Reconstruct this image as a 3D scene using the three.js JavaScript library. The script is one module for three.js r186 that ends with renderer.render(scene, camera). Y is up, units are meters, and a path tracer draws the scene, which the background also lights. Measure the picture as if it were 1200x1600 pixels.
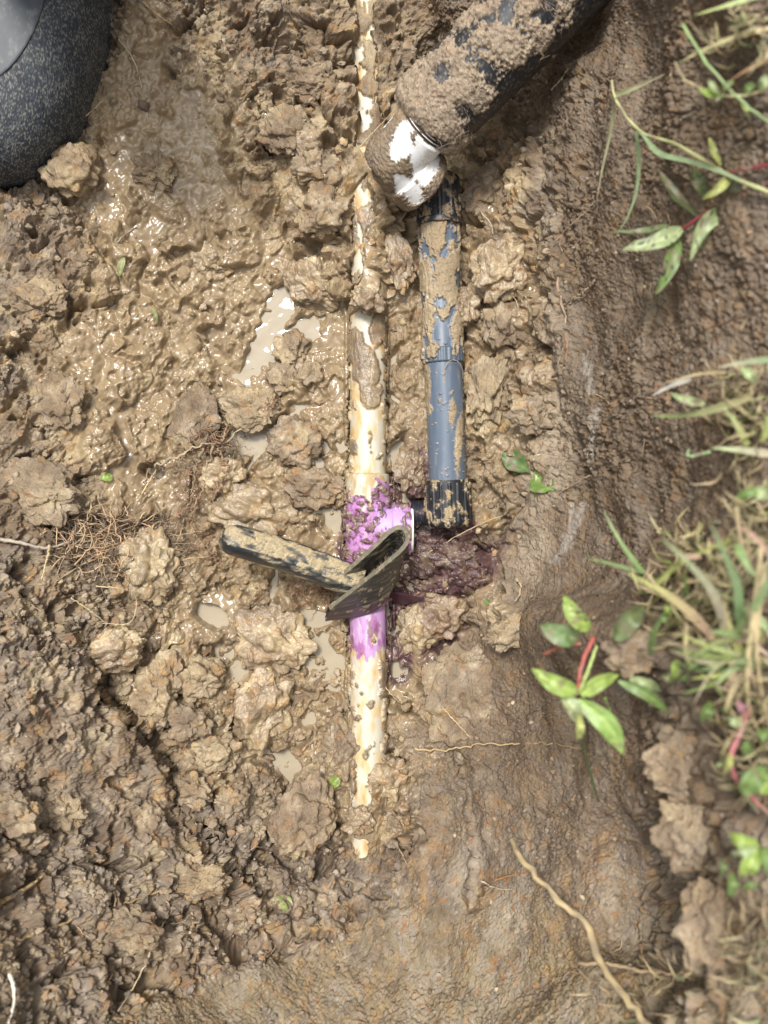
import * as THREE from 'three';
import { createNoise3D } from 'simplex-noise';
import { mergeGeometries } from 'three/addons/utils/BufferGeometryUtils.js';

// ---------------------------------------------------------------- camera, sky, sun, exposure
const W = 768, HH = 1024, EYE = 1.0, FOV = 60;
const scene = new THREE.Scene();
const camera = new THREE.PerspectiveCamera(FOV, W / HH, 0.02, 400);
camera.position.set(0, EYE, 0); camera.up.set(0, 0, -1); camera.lookAt(0, 0, 0);
camera.focus = 0.965; camera.userData.fStop = 3.9;
const renderer = new THREE.WebGLRenderer({ antialias: true });
renderer.setSize(W, HH);
renderer.toneMapping = THREE.LinearToneMapping;
renderer.toneMappingExposure = 1.58;
renderer.shadowMap.enabled = true;
const SUN = new THREE.Vector3(-0.17, 1, -0.38).normalize();
{
  const w = 256, h = 128, d = new Float32Array(w * h * 4), v = new THREE.Vector3();
  for (let j = 0; j < h; j++) for (let i = 0; i < w; i++) {
    const lat = ((j + 0.5) / h - 0.5) * Math.PI, lon = ((i + 0.5) / w - 0.5) * 2 * Math.PI;
    v.set(Math.cos(lat) * Math.cos(lon), Math.sin(lat), Math.cos(lat) * Math.sin(lon));
    const up = Math.max(0, v.y), a = Math.acos(Math.min(1, Math.max(-1, v.dot(SUN)))) * 180 / Math.PI;
    let L = v.y > 0 ? 0.36 * (1 + 2 * up) / 3 + 0.12 : 0.12;
    L += v.y > 0 ? 3.6 * Math.exp(-((a / 19) ** 2)) + 0.5 * Math.exp(-a / 30) : 0;
    const k = (j * w + i) * 4;
    d[k] = L * 0.97; d[k + 1] = L; d[k + 2] = L * (v.y > 0 ? 1.05 : 0.8); d[k + 3] = 1;
  }
  const sky = new THREE.DataTexture(d, w, h, THREE.RGBAFormat, THREE.FloatType);
  sky.mapping = THREE.EquirectangularReflectionMapping; sky.magFilter = THREE.LinearFilter; sky.needsUpdate = true;
  scene.background = sky; scene.environment = sky;
}
const sun = new THREE.DirectionalLight(new THREE.Color(1, 0.96, 0.895), 2.5);
sun.position.copy(SUN).multiplyScalar(4); sun.castShadow = true; sun.shadow.radius = 22;
Object.assign(sun.shadow.camera, { left: -1, right: 1, top: 1, bottom: -1, near: 0.5, far: 8 });
sun.shadow.mapSize.set(2048, 2048);
scene.add(sun, sun.target);

// ---------------------------------------------------------------- numbers, noise
function rng(seed) { let s = seed >>> 0; return () => { s = (s + 0x6D2B79F5) | 0; let t = Math.imul(s ^ (s >>> 15), 1 | s); t = (t + Math.imul(t ^ (t >>> 7), 61 | t)) ^ t; return ((t ^ (t >>> 14)) >>> 0) / 4294967296; }; }
const R = rng(7);
const N3 = createNoise3D(rng(11)), M3 = createNoise3D(rng(29));
const clamp = (x, a = 0, b = 1) => x < a ? a : x > b ? b : x;
const ss = (a, b, x) => { const t = clamp((x - a) / (b - a)); return t * t * (3 - 2 * t); };
const mix = (a, b, t) => a + (b - a) * t;
const mix3 = (a, b, t) => [mix(a[0], b[0], t), mix(a[1], b[1], t), mix(a[2], b[2], t)];
const fbm = (x, y, z, o = 4, g = 0.5) => { let s = 0, a = 1, n = 0; for (let i = 0; i < o; i++) { s += a * N3(x, y, z); n += a; a *= g; x = x * 2.03 + 7.1; y = y * 2.03 - 3.7; z = z * 2.03 + 1.3; } return s / n; };
const hash = (x, y, z) => { let h = Math.imul(x, 374761393) ^ Math.imul(y, 668265263) ^ Math.imul(z, 2147483629 | 0); h = Math.imul(h ^ (h >>> 13), 1274126177); return (h ^ (h >>> 16)) >>> 0; };
// cells: nearest and second distance, a random value of the nearest cell, offset to its point
const C = { f1: 0, f2: 0, r: 0, dx: 0, dy: 0, dz: 0, h: 0 };
function cell(x, y, z) {
  const ix = Math.floor(x), iy = Math.floor(y), iz = Math.floor(z);
  let a = 9, b = 9;
  for (let k = -1; k <= 1; k++) for (let j = -1; j <= 1; j++) for (let i = -1; i <= 1; i++) {
    const h = hash(ix + i, iy + j, iz + k);
    const dx = ix + i + (h & 1023) / 1023 - x, dy = iy + j + ((h >>> 10) & 1023) / 1023 - y, dz = iz + k + ((h >>> 20) & 1023) / 1023 - z;
    const d = dx * dx + dy * dy + dz * dz;
    if (d < a) { b = a; a = d; C.dx = dx; C.dy = dy; C.dz = dz; C.h = h; } else if (d < b) b = d;
  }
  C.f1 = Math.sqrt(a); C.f2 = Math.sqrt(b); C.r = ((Math.imul(C.h, 2654435761) >>> 8) & 65535) / 65535;
  return C;
}
// the ray through a pixel of the 1200 x 1600 photograph, met at height h above the pipe bed
const K = Math.tan(FOV * Math.PI / 360) / 800;
const at = (px, py, h = 0) => new THREE.Vector3((px - 600) * K * (EYE - h), h, (py - 800) * K * (EYE - h));
const PX = K;                                                                   // metres per pixel at height 0

// ---------------------------------------------------------------- names
const used = {};
function numbered(n) { n = n.replace(/_\d\d\d$/, ''); const k = used[n] = (used[n] ?? -1) + 1; return k ? `${n}_${String(k).padStart(3, '0')}` : n; }
function tag(o, label, category, group, kind) {
  if (label) o.userData.label = label; if (category) o.userData.category = category;
  if (group) o.userData.group = group; if (kind) o.userData.kind = kind; return o;
}
function thing(name, label, category, pos, group) {
  const o = new THREE.Group(); o.name = numbered(name); if (pos) o.position.copy(pos);
  scene.add(o); return tag(o, label, category, group);
}
function mesh(name, geo, mat, parent = scene) {
  const m = new THREE.Mesh(geo, mat); m.name = parent === scene ? numbered(name) : name;
  m.castShadow = m.receiveShadow = true;
  if (parent !== scene) { parent.updateMatrixWorld(true); geo.applyMatrix4(parent.matrixWorld.clone().invert()); }
  parent.add(m); return m;
}
// a mesh of its own placed at its base
function solo(name, geo, mat, label, category, group, kind) {
  geo.computeBoundingBox(); const b = geo.boundingBox, c = new THREE.Vector3((b.min.x + b.max.x) / 2, b.min.y, (b.min.z + b.max.z) / 2);
  geo.translate(-c.x, -c.y, -c.z); const m = mesh(name, geo, mat); m.position.copy(c); return tag(m, label, category, group, kind);
}

// ---------------------------------------------------------------- materials
function grainTexture(n, seed, freq, oct) {                                      // tiling noise, 0..1
  const d = new Uint8Array(n * n * 4), S = createNoise3D(rng(seed)), T = createNoise3D(rng(seed + 1));
  const r = freq / (2 * Math.PI);
  for (let j = 0; j < n; j++) for (let i = 0; i < n; i++) {
    const a = i / n * 2 * Math.PI, b = j / n * 2 * Math.PI; let v = 0, w = 1, q = r, s = 0;
    for (let o = 0; o < oct; o++) {
      v += w * (S(Math.cos(a) * q, Math.sin(a) * q, Math.cos(b) * q + o * 9) + T(Math.sin(b) * q, Math.cos(a) * q + 4, Math.sin(a) * q)) / 2; s += w; w *= 0.62; q *= 2;
    }
    const c = clamp(0.5 + v / s * 0.8) * 255; d.set([c, c, c, 255], (j * n + i) * 4);
  }
  const t = new THREE.DataTexture(d, n, n); t.wrapS = t.wrapT = THREE.RepeatWrapping; t.magFilter = THREE.LinearFilter; t.minFilter = THREE.LinearMipmapLinearFilter; t.generateMipmaps = true; t.needsUpdate = true; return t;
}
const grain = grainTexture(1024, 5, 22, 4);
const grainAt = (s) => { const t = grain.clone(); t.repeat.set(1 / s, 1 / s); t.needsUpdate = true; return t; };
const vc = (roughness, more = {}) => new THREE.MeshPhysicalMaterial({ vertexColors: true, roughness, metalness: 0, ...more });
const soilBump = { bumpMap: grainAt(0.11), bumpScale: 0.0022 };
const MUD = [
  vc(0.95, { ...soilBump, specularIntensity: 0.2 }),                              // dry
  vc(0.62, { bumpMap: grainAt(0.13), bumpScale: 0.0021, specularIntensity: 0.55 }),                        // damp
  vc(0.30, { bumpMap: grainAt(0.15), bumpScale: 0.0015 }),                        // wet
  vc(0.15, { bumpMap: grainAt(0.2), bumpScale: 0.0004 }),                         // slurry
];
MUD.forEach((m, i) => { m.name = ['dry_soil', 'damp_soil', 'wet_mud', 'slurry'][i]; });

// ---------------------------------------------------------------- the ground: heights over the photograph's pixels, in metres
const NX = [-260, -60, 100, 250, 400, 500, 580, 660, 740, 830, 900, 980, 1060, 1140, 1220, 1460];
const NY = [-300, 0, 150, 300, 450, 600, 750, 900, 990, 1080, 1200, 1350, 1500, 1650, 1900];
const NET = [
  [.26, .17, .12, .09, .07, .05, .04, .12, .15, .14, .18, .25, .35, .42, .43, .44],
  [.20, .08, .07, .06, .045, .025, .00, .04, .07, .08, .12, .20, .31, .39, .41, .43],
  [.20, .05, .05, .045, .035, .01, .00, .00, .03, .06, .13, .22, .31, .37, .40, .42],
  [.20, .07, .045, .03, .02, .005, .005, .00, .02, .08, .15, .22, .29, .35, .39, .42],
  [.20, .09, .05, .018, .005, .005, .008, .01, .03, .07, .13, .21, .28, .34, .38, .42],
  [.22, .10, .06, .018, -.003, .00, .005, .01, .03, .06, .12, .21, .29, .35, .39, .42],
  [.25, .12, .07, .02, .0, .0, .005, .005, .02, .05, .11, .20, .29, .36, .40, .43],
  [.28, .15, .08, .025, .0, .0, .0, .0, .015, .06, .13, .24, .34, .40, .42, .44],
  [.29, .16, .09, .025, .002, .0, .002, .008, .03, .14, .27, .34, .38, .41, .43, .44],
  [.30, .17, .10, .025, .004, .0, .005, .015, .045, .10, .20, .30, .37, .41, .43, .44],
  [.33, .20, .12, .05, .01, .005, .01, .03, .06, .11, .18, .27, .35, .41, .43, .44],
  [.36, .24, .16, .10, .05, .03, .03, .05, .08, .13, .20, .26, .32, .40, .43, .44],
  [.38, .28, .20, .14, .10, .08, .08, .09, .12, .17, .22, .26, .31, .39, .43, .44],
  [.40, .33, .26, .20, .17, .15, .15, .16, .19, .23, .27, .31, .36, .41, .43, .44],
  [.43, .40, .38, .36, .34, .33, .33, .33, .34, .36, .38, .40, .42, .43, .44, .44],
];
function herm(X, V, x) {
  const n = X.length; if (x <= X[0]) return V[0]; if (x >= X[n - 1]) return V[n - 1];
  let i = 0; while (x > X[i + 1]) i++;
  const d = X[i + 1] - X[i], t = (x - X[i]) / d, s = (V[i + 1] - V[i]) / d;
  const m0 = i ? ((V[i] - V[i - 1]) / (X[i] - X[i - 1]) + s) / 2 : s, m1 = i + 2 < n ? ((V[i + 2] - V[i + 1]) / (X[i + 2] - X[i + 1]) + s) / 2 : s;
  const t2 = t * t, t3 = t2 * t;
  return (2 * t3 - 3 * t2 + 1) * V[i] + (t3 - 2 * t2 + t) * d * m0 + (-2 * t3 + 3 * t2) * V[i + 1] + (t3 - t2) * d * m1;
}
const lin = (L, x, c = 1) => { if (x <= L[0][0]) return L[0][c]; for (let i = 0; i + 1 < L.length; i++) if (x <= L[i + 1][0]) return mix(L[i][c], L[i + 1][c], (x - L[i][0]) / (L[i + 1][0] - L[i][0])); return L[L.length - 1][c]; };
// soft ellipses in photograph pixels
const ell = (x, y, [cx, cy, rx, ry, a = 0]) => { const c = Math.cos(a), s = Math.sin(a), dx = x - cx, dy = y - cy; return Math.hypot((dx * c + dy * s) / rx, (-dx * s + dy * c) / ry); };
const blobs = (L, x, y, wob = 0, soft = 0.45) => { let m = 0; for (const b of L) { const q = ell(x, y, b) + wob; if (q < 1 + soft) m = Math.max(m, (b[5] ?? 1) * ss(1 + soft, 1 - soft, q)); } return m; };
const segd = (x, y, ax, ay, bx, by) => { const t = clamp(((x - ax) * (bx - ax) + (y - ay) * (by - ay)) / ((bx - ax) ** 2 + (by - ay) ** 2)); return Math.hypot(x - ax - t * (bx - ax), y - ay - t * (by - ay)); };
const polyd = (P, x, y) => { let d = 1e9; for (let i = 0; i + 1 < P.length; i++) d = Math.min(d, segd(x, y, ...P[i], ...P[i + 1])); return d; };

// where the mud is wet, where it is slurry, where standing water lies
const WET = [[420, 620, 360, 380, 0], [300, 330, 190, 260, 0.1], [640, 420, 220, 260, 0], [420, 1010, 260, 230, 0], [620, 950, 190, 260, 0], [660, 1130, 70, 130, 0], [800, 560, 90, 260, 0, .9], [560, 1230, 90, 90, 0], [150, 620, 90, 160, 0, .7], [600, 120, 120, 160, 0, .45]];
const SLUR = [[260, 300, 110, 150, 0.1], [215, 130, 45, 130, 0.1, .8], [300, 420, 130, 110, 0], [230, 560, 110, 100, 0], [210, 690, 70, 110, 0], [390, 500, 110, 80, 0], [420, 600, 120, 90, 0, .8], [500, 560, 70, 90, 0, .9], [520, 900, 60, 90, 0, .6], [640, 1050, 40, 40, 0], [340, 960, 60, 40, 0, .8], [330, 790, 90, 110, 0, .5], [660, 600, 45, 120, 0, .4], [480, 850, 60, 60, 0, .7]];
const POOL = [[418, 535, 24, 62, 0.40], [442, 468, 20, 24, -.4], [475, 520, 22, 34, .8, .9], [398, 588, 24, 26, .3], [432, 600, 26, 26, 0, .8], [327, 960, 26, 15, .6], [492, 968, 24, 14, .2], [490, 1008, 15, 12, 0, .9], [622, 1048, 18, 12, 0, .85], [390, 690, 46, 22, -.3, .9], [236, 735, 22, 12, 0, .7], [500, 700, 16, 14, 0, .7]];
// the flat shovel-cut bank on the right and along the bottom
const BANK = [[-300, 620], [0, 640], [90, 650], [120, 800], [250, 850], [450, 870], [700, 850], [850, 800], [930, 790], [1040, 700], [1150, 660], [1300, 660], [1380, 620], [1450, 560], [1520, 380], [1600, 120], [1700, -200]];
const LEDGE = [[110, 960], [140, 1010], [160, 1075], [200, 1130], [262, 1195], [300, 1260], [380, 1370], [430, 1440]];
const CUT = [[-60, 1580], [150, 1548], [320, 1500], [470, 1440], [560, 1385], [612, 1330]];
const CREASE = [[700, 1130], [735, 1240], [748, 1340], [735, 1420]];
// the white pipe: what shows of it between the mud, [py, left, right]; the grey pipe's axis
const SHOW = [[-300, 556, 586], [0, 557, 584], [60, 556, 578], [110, 557, 590], [160, 558, 586], [190, 563, 594], [205, 560, 592], [222, 556, 578], [240, 575, 575], [268, 575, 575], [290, 552, 572], [310, 551, 582], [340, 551, 584], [372, 551, 570], [410, 550, 566], [438, 550, 560], [444, 573, 573], [490, 573, 573], [497, 549, 594], [560, 547, 597], [600, 546, 604], [730, 545, 605], [742, 538, 610], [960, 538, 610], [975, 543, 606], [1030, 545, 604], [1060, 547, 599], [1150, 550, 598], [1180, 557, 596], [1194, 560, 590], [1200, 559, 573], [1230, 560, 574], [1250, 550, 575], [1258, 553, 573], [1264, 566, 566], [1304, 566, 566], [1308, 553, 573], [1336, 556, 570], [1342, 566, 566], [2000, 566, 566]];
const WP = { x: -0.0178, y: 0.0105, r: 0.0200 };
const GP0 = at(684, 300, 0.046), GP1 = at(701, 800, 0.030), GR = 0.0203;

const STEP = 1.8;
const axisOf = (a, b, lo, hi) => { const o = []; let x = a; while (x < b) { o.push(x); const out = Math.max(lo - x, x - hi, 0); x += STEP + Math.min(out * 0.09, 9); } o.push(b); return o; };
const GX = axisOf(-260, 1460, -25, 1225), GY = axisOf(-300, 1900, -25, 1625);
const nx = GX.length, ny = GY.length;
console.log('ground grid', nx, ny, nx * ny);
const pos = new Float32Array(nx * ny * 3), col = new Float32Array(nx * ny * 3), wetness = new Float32Array(nx * ny), uvs = new Float32Array(nx * ny * 2);
const WATER = -0.004;
{
  const rows = NY.map((_, r) => GX.map((x) => herm(NX, NET[r], x)));
  for (let i = 0; i < nx; i++) {
    const c = NY.map((_, r) => rows[r][i]);
    for (let j = 0; j < ny; j++) {
      const px = GX[i], py = GY[j]; let h = herm(NY, c, py);
      // ledges left by the spade
      const dl = polyd(LEDGE, px, py), sideL = lin(LEDGE.map(([a, b]) => [b, a]), py) - px;          // >0: left of the ledge
      h += (0.016 + .014 * ss(1000, 1060, py) * ss(1260, 1180, py)) * ss(-8, 9, sideL + 10 * N3(px * .03, py * .03, 3) + 4 * N3(px * .1, py * .1, 3)) * ss(260, 20, dl) * ss(930, 990, py) * ss(1470, 1380, py) - 0.007 * Math.exp(-((dl / 20) ** 2)) - 0.016 * Math.exp(-(((sideL + 9 + 5 * N3(px * .06, py * .06, 3)) / 6) ** 2)) * ss(1010, 1060, py) * ss(1240, 1190, py);
      const dc = polyd(CUT, px, py), below = py - lin(CUT, px);
      h += (px < 640 ? 0.006 * ss(12, -12, below + 8 * N3(px * .02, py * .02, 9)) * ss(120, 10, dc) : 0) - 0.003 * Math.exp(-((dc / 16) ** 2));
      h -= 0.012 * Math.exp(-(((polyd(CREASE, px, py) + 5 * N3(px * .04, py * .04, 1)) / 9) ** 2));
      // burrow of the sprinkler, the slot beside the grey pipe, the hollow under the turf lip
      h += 0.034 * ss(1.4, .6, ell(px, py, [556, 170, 86, 310])) * ss(485, 440, py);
      h -= 0.014 * ss(1.3, .5, ell(px, py, [670, 150, 40, 100, .3])) + 0.015 * ss(1.3, .4, ell(px, py, [940, 50, 55, 50, -.4]));
      h -= 0.05 * ss(1.35, .35, ell(px, py, [1000, 1400, 80, 150, -.1]));
      const k = (j * nx + i) * 3, p = at(px, py, h); pos[k] = p.x; pos[k + 1] = p.y; pos[k + 2] = p.z;
    }
  }
}
function gridNormals(p, nx, ny) {
  const n = new Float32Array(p.length);
  for (let j = 0; j < ny; j++) for (let i = 0; i < nx; i++) {
    const a = (j * nx + Math.max(i - 1, 0)) * 3, b = (j * nx + Math.min(i + 1, nx - 1)) * 3, c = (Math.max(j - 1, 0) * nx + i) * 3, d = (Math.min(j + 1, ny - 1) * nx + i) * 3;
    const ux = p[b] - p[a], uy = p[b + 1] - p[a + 1], uz = p[b + 2] - p[a + 2], vx = p[d] - p[c], vy = p[d + 1] - p[c + 1], vz = p[d + 2] - p[c + 2];
    let X = vy * uz - vz * uy, Y = vz * ux - vx * uz, Z = vx * uy - vy * ux; const l = Math.hypot(X, Y, Z) || 1; const k = (j * nx + i) * 3;
    n[k] = X / l; n[k + 1] = Y / l; n[k + 2] = Z / l;
  }
  return n;
}
// soil colours (linear)
const TAN = [.29, .212, .130], BROWN = [.215, .160, .110], GREYB = [.205, .165, .128], PALE = [.42, .34, .245], OCHRE = [.37, .22, .08], RUST = [.24, .115, .05], OLIVE = [.235, .185, .10], CLAY = [.40, .36, .31], DARK = [.10, .072, .052], WETM = [.265, .192, .112], PURPLE = [.060, .024, .034];
function soilColour(x, y, z, dry, bank) {
  const a = fbm(x * 9, y * 9, z * 9, 3), b = fbm(x * 34 + 5, y * 34, z * 34, 3), c = fbm(x * 150, y * 150, z * 150 + 8, 2), e = M3(x * 520, y * 520, z * 520);
  let q = mix3(mix3(WETM, TAN, ss(-.3, .5, b)), mix3(BROWN, GREYB, ss(-.4, .4, a)), dry);
  q = mix3(q, PALE, 0.62 * ss(.08, .6, b + .35 * c) * (1 - .4 * bank));
  q = mix3(q, DARK, 0.5 * ss(.15, .7, -b + .4 * c)); q = mix3(q, [.36, .275, .155], .4 * ss(.2, .6, fbm(x * 26 + 90, y * 26, z * 26, 2)));
  q = mix3(q, OCHRE, 0.6 * ss(.38, .7, fbm(x * 22 + 40, y * 22, z * 22, 3) + .25 * c));
  q = mix3(q, RUST, 0.75 * ss(.52, .72, fbm(x * 60 + 80, y * 60, z * 60, 3)));
  const wv = fbm(x * 17 + 12, y * 17, z * 17 + 30, 3); q = mix3(q, [.43, .335, .195], .55 * (1 - .6 * bank) * (1 - .45 * dry) * ss(.12, .5, wv + .25 * b)); q = mix3(q, [.125, .085, .055], .6 * ss(.12, .5, -wv + .2 * c)); q = mix3(q, [.30, .165, .07], .5 * ss(.3, .55, fbm(x * 38 - 50, y * 38, z * 38, 3)));
  const g = 1 + .18 * c + .15 * e; return [q[0] * g, q[1] * g, q[2] * g];
}
const PUR = [[690, 895, 95, 52, -.35], [640, 930, 60, 55, 0], [690, 985, 40, 55, .5, .7], [620, 1005, 30, 60, 0, .9], [640, 750, 34, 55, .3, .75], [540, 850, 16, 60, 0, .7], [715, 830, 40, 22, 0, .9], [660, 860, 40, 40, 0], [490, 1005, 24, 16, 0, .5], [740, 870, 60, 22, -.4, .7]];
const STREAK = [[[908, 560], [922, 600], [925, 610]], [[938, 640], [930, 700], [922, 745]], [[890, 790], [892, 830], [880, 860], [872, 880]], [[900, 790], [897, 830], [886, 862]]];
const nrm0 = gridNormals(pos, nx, ny);
{
  for (let j = 0; j < ny; j++) for (let i = 0; i < nx; i++) {
    const v = j * nx + i, k = v * 3, px = GX[i], py = GY[j];
    const x = pos[k], y = pos[k + 1], z = pos[k + 2];
    const w1 = N3(px * .012, py * .012, 5), w2 = N3(px * .05, py * .05, 15), wob = .16 * w1 + .12 * w2;
    const wet = blobs(WET, px, py, wob, .3), bank = ss(-35, 35, px - lin(BANK, py) + 26 * w1 + 14 * w2);
    let slur = clamp(1.6 * blobs(SLUR, px, py, wob * 1.4, .5)) * (1 - bank), pool = blobs(POOL, px, py, wob * 1.6 + .14 * N3(px * .022, py * .022, 2) , .3);
    const wx = x + .006 * N3(x * 40, y * 40, z * 40), wy = y + .006 * N3(x * 40 + 9, y * 40, z * 40), wz = z + .006 * N3(x * 40, y * 40 + 9, z * 40);
    // lumps of three sizes
    let c = cell(wx * 17, wy * 17, wz * 17);
    const d1 = (c.r - .5) * .9 + (((c.h & 15) - 7.5) * c.dx + ((c.h >> 4 & 15) - 7.5) * c.dz) * .12, g1 = ss(0, .2, c.f2 - c.f1), o1 = 1 - c.f1 * c.f1, r1 = c.r;
    c = cell(wx * 52 + 3, wy * 52, wz * 52);
    const d2 = (c.r - .5) * .9 + (((c.h & 15) - 7.5) * c.dx + ((c.h >> 4 & 15) - 7.5) * c.dz) * .1, g2 = ss(0, .22, c.f2 - c.f1), o2 = 1 - c.f1 * c.f1, r2 = c.r;
    c = cell(x * 135 + .5 * M3(x * 90, y * 90, z * 90), y * 135, z * 135 + 5);
    const g3 = ss(0, .3, c.f2 - c.f1), o3 = 1 - c.f1 * c.f1, r3 = c.r;
    const f = fbm(x * 190, y * 190, z * 190, 3), f0 = fbm(x * 30, y * 30, z * 30, 3);
    const crumbZone = ss(1.5, .6, N3(px * .006 + 4, py * .006, 2) + 1);
    const rd = ss(-.3, .4, N3(px * .008, py * .008, 21)); const slab = blobs([[170, 1210, 75, 170, -.62], [60, 1180, 60, 60, 0, .6], [120, 560, 60, 50, 0, .6], [330, 120, 60, 90, .2, .7]], px, py, wob * 1.5, .4), cut = 1 - .78 * slab; let dry = cut * (mix(.013 * mix(-1.1, d1, g1), .018 * (o1 * (.5 + r1) - .6) * ss(0, .3, g1), rd) + mix(.0055 * mix(-1, d2, g2), .0075 * (o2 * (.4 + r2) - .45), rd)) + .0019 * (1 - .6 * slab) * mix(-.8, o3 + r3 - .9, g3) + .0016 * f + .007 * f0;
    const ang = ss(-.1, .5, w1 + .5 * f0 + .1); let wetD = mix(.021 * (o1 * (.5 + r1) - .6) * ss(0, .35, g1), .020 * mix(-.8, d1, g1), ang) + .0095 * (.4 + 1.0 * ss(-.4, .5, w1)) * (o2 * (.4 + r2) - .45) + .0046 * (o3 * (.3 + r3) - .4) * ss(-.6, .4, w2) + .0016 * f + .007 * f0;
    const st = fbm(x * 70, y * 60, z * 14 + x * 6, 3), st2 = fbm(x * 240, y * 200, z * 70, 2);
    const up1 = .6 * ss(1000, 700, py); const sm = ss(-.5, .1, N3(px * .006 + 9, py * .004, 7) + .3 * w2), sc = N3(x * 13 + 3, y * 13, z * 6); let bnk = .0028 * f0 + .010 * sc + mix(.0009, .0005, sm) * st + .0002 * st2 + mix(.0018, .0006, sm) * f + .0016 * fbm(x * 420, y * 420, z * 420, 2) - .0014 * ss(.55, .75, N3(x * 60, y * 60, z * 9 + 4)) * sm + (.0024 + .0035 * up1) * mix(-.9, d2, g2) * ss(-.1, .5, w1 + .1) * (1 - .8 * sm) + (.0012 + .0012 * up1) * (1 - .55 * sm) * mix(-.6, o3 + r3 - .9, g3) + .006 * up1 * mix(-.6, d1, g1) * ss(.1, .6, w1);
    if (py > 900 && px > 1000) bnk += .006 * mix(-.9, d2, g2) + .008 * mix(-.9, d1, g1);
    const pit = .012 * ss(.48, .8, N3(wx * 24, wy * 24, wz * 24 + 60) + .25 * N3(x * 90, y * 90, z * 90)); dry -= pit; wetD -= pit * .8; let D = mix(mix(dry, wetD, wet), bnk, bank);
    // slurry fills the hollows to a soft level
    if (slur > .02) { const lv = -.0015 + .0035 * f0 + .0016 * w2 + .0004 * N3(x * 120, 0, z * 120), soft = .0016, hN = clamp(.5 + .5 * (D * .9 - lv) / soft), sm = mix(lv, D * .9, hN) + soft * hN * (1 - hN); D = mix(D, sm, slur); }
    let X = x + nrm0[k] * D, Y = y + nrm0[k + 1] * D, Z = z + nrm0[k + 2] * D;
    if (pool > 0) { const t = ss(.2, .8, pool); Y = mix(Y, Math.min(Y, WATER - .0045 + .5 * D + .002 * w2), t); }
    // the bed of the white pipe
    const dx = X - WP.x, e = 4 * N3(py * .05, 7, px * .01) + 3 * M3(py * .13, px * .05, 0);
    const le = lin(SHOW, py, 1), re = lin(SHOW, py, 2), open = re - le > 3 ? ss(-4, 3, Math.min(px - le + e, re + e - px)) : 0;
    const inTee = py > 735 && py < 985;
    const rr = inTee ? .0246 : WP.r;
    if (Math.abs(dx) < .036) {
      const a = Math.abs(dx), top = WP.y + Math.sqrt(Math.max(0, rr * rr - Math.min(a, rr) ** 2));
      if (a < rr + .002 && open < 1) Y = Math.max(Y, mix(top + .003 + (py < 450 ? .003 : 0) + .006 * Math.max(0, f0 + .3) + .8 * Math.max(0, D), -1, open > .5 ? 1 : 0));
      if (open > 0) Y = mix(Y, Math.min(Y, WP.y - .006), open);
      if (open < .5 && a >= rr) Y = Math.max(Y, mix(WP.y + (py < 450 ? .012 : -.002) + D * .7, -1, ss(rr + .006, .036, a)));
    }
    // the tee's branch, the cutter's jaw and the grey pipe lie free
    if (px > 590 && px < 660 && py > 782 && py < 872) Y = Math.min(Y, .004);
    if (px > 640 && px < 676 && py > 778 && py < 838) Y = Math.min(Y, -.002);
    const tg = clamp((py - 300) / 500, -.1, 1.05), gx = mix(GP0.x, GP1.x, tg), gy = mix(GP0.y, GP1.y, tg), dg = Math.abs(X - gx);
    if (py > 262 && py < 840 && dg < .034) { const rG = py > 745 || py < 352 ? .0262 : GR; Y = Math.min(Y, mix(gy - .006 - .004 * w2, 1, ss(rG + .001, rG + .010, dg))); }
    const bootQ = ell(px, py, [-10, -40, 190, 350]); if (bootQ < 1.1) Y = Math.min(Y, mix(.045, 1, ss(.9, 1.1, bootQ)));
    pos[k] = X; pos[k + 1] = Y; pos[k + 2] = Z;
    // colour
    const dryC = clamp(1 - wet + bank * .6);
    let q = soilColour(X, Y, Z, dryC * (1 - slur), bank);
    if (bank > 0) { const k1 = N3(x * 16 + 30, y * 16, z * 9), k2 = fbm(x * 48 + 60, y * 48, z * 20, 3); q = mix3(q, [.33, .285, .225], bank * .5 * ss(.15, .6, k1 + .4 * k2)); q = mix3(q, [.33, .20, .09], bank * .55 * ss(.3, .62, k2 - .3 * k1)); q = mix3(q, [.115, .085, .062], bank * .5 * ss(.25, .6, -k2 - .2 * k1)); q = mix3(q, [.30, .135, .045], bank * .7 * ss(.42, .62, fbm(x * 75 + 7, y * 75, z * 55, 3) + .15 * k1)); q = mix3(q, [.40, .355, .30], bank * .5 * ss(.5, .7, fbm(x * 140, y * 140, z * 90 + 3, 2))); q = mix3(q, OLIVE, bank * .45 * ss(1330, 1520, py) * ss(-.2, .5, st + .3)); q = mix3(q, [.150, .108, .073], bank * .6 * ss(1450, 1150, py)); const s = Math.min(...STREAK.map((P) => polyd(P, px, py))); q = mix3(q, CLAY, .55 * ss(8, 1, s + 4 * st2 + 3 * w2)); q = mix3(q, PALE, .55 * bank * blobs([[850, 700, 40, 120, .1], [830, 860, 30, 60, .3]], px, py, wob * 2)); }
    q = mix3(q, WETM, slur * .7);
    const pu = blobs(PUR, px, py, wob * 1.6 + .12 * f, .5); if (pu > 0) q = mix3(q, mix3(PURPLE, [.16, .095, .085], ss(-.2, .6, f + f0)), ss(.15, .75, pu + .35 * f + .3 * w2) * .9);
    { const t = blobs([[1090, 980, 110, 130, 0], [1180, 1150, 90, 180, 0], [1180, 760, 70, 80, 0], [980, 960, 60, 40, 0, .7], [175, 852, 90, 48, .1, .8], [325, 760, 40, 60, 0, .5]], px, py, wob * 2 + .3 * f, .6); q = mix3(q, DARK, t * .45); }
    col[k] = q[0]; col[k + 1] = q[1]; col[k + 2] = q[2];
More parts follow.
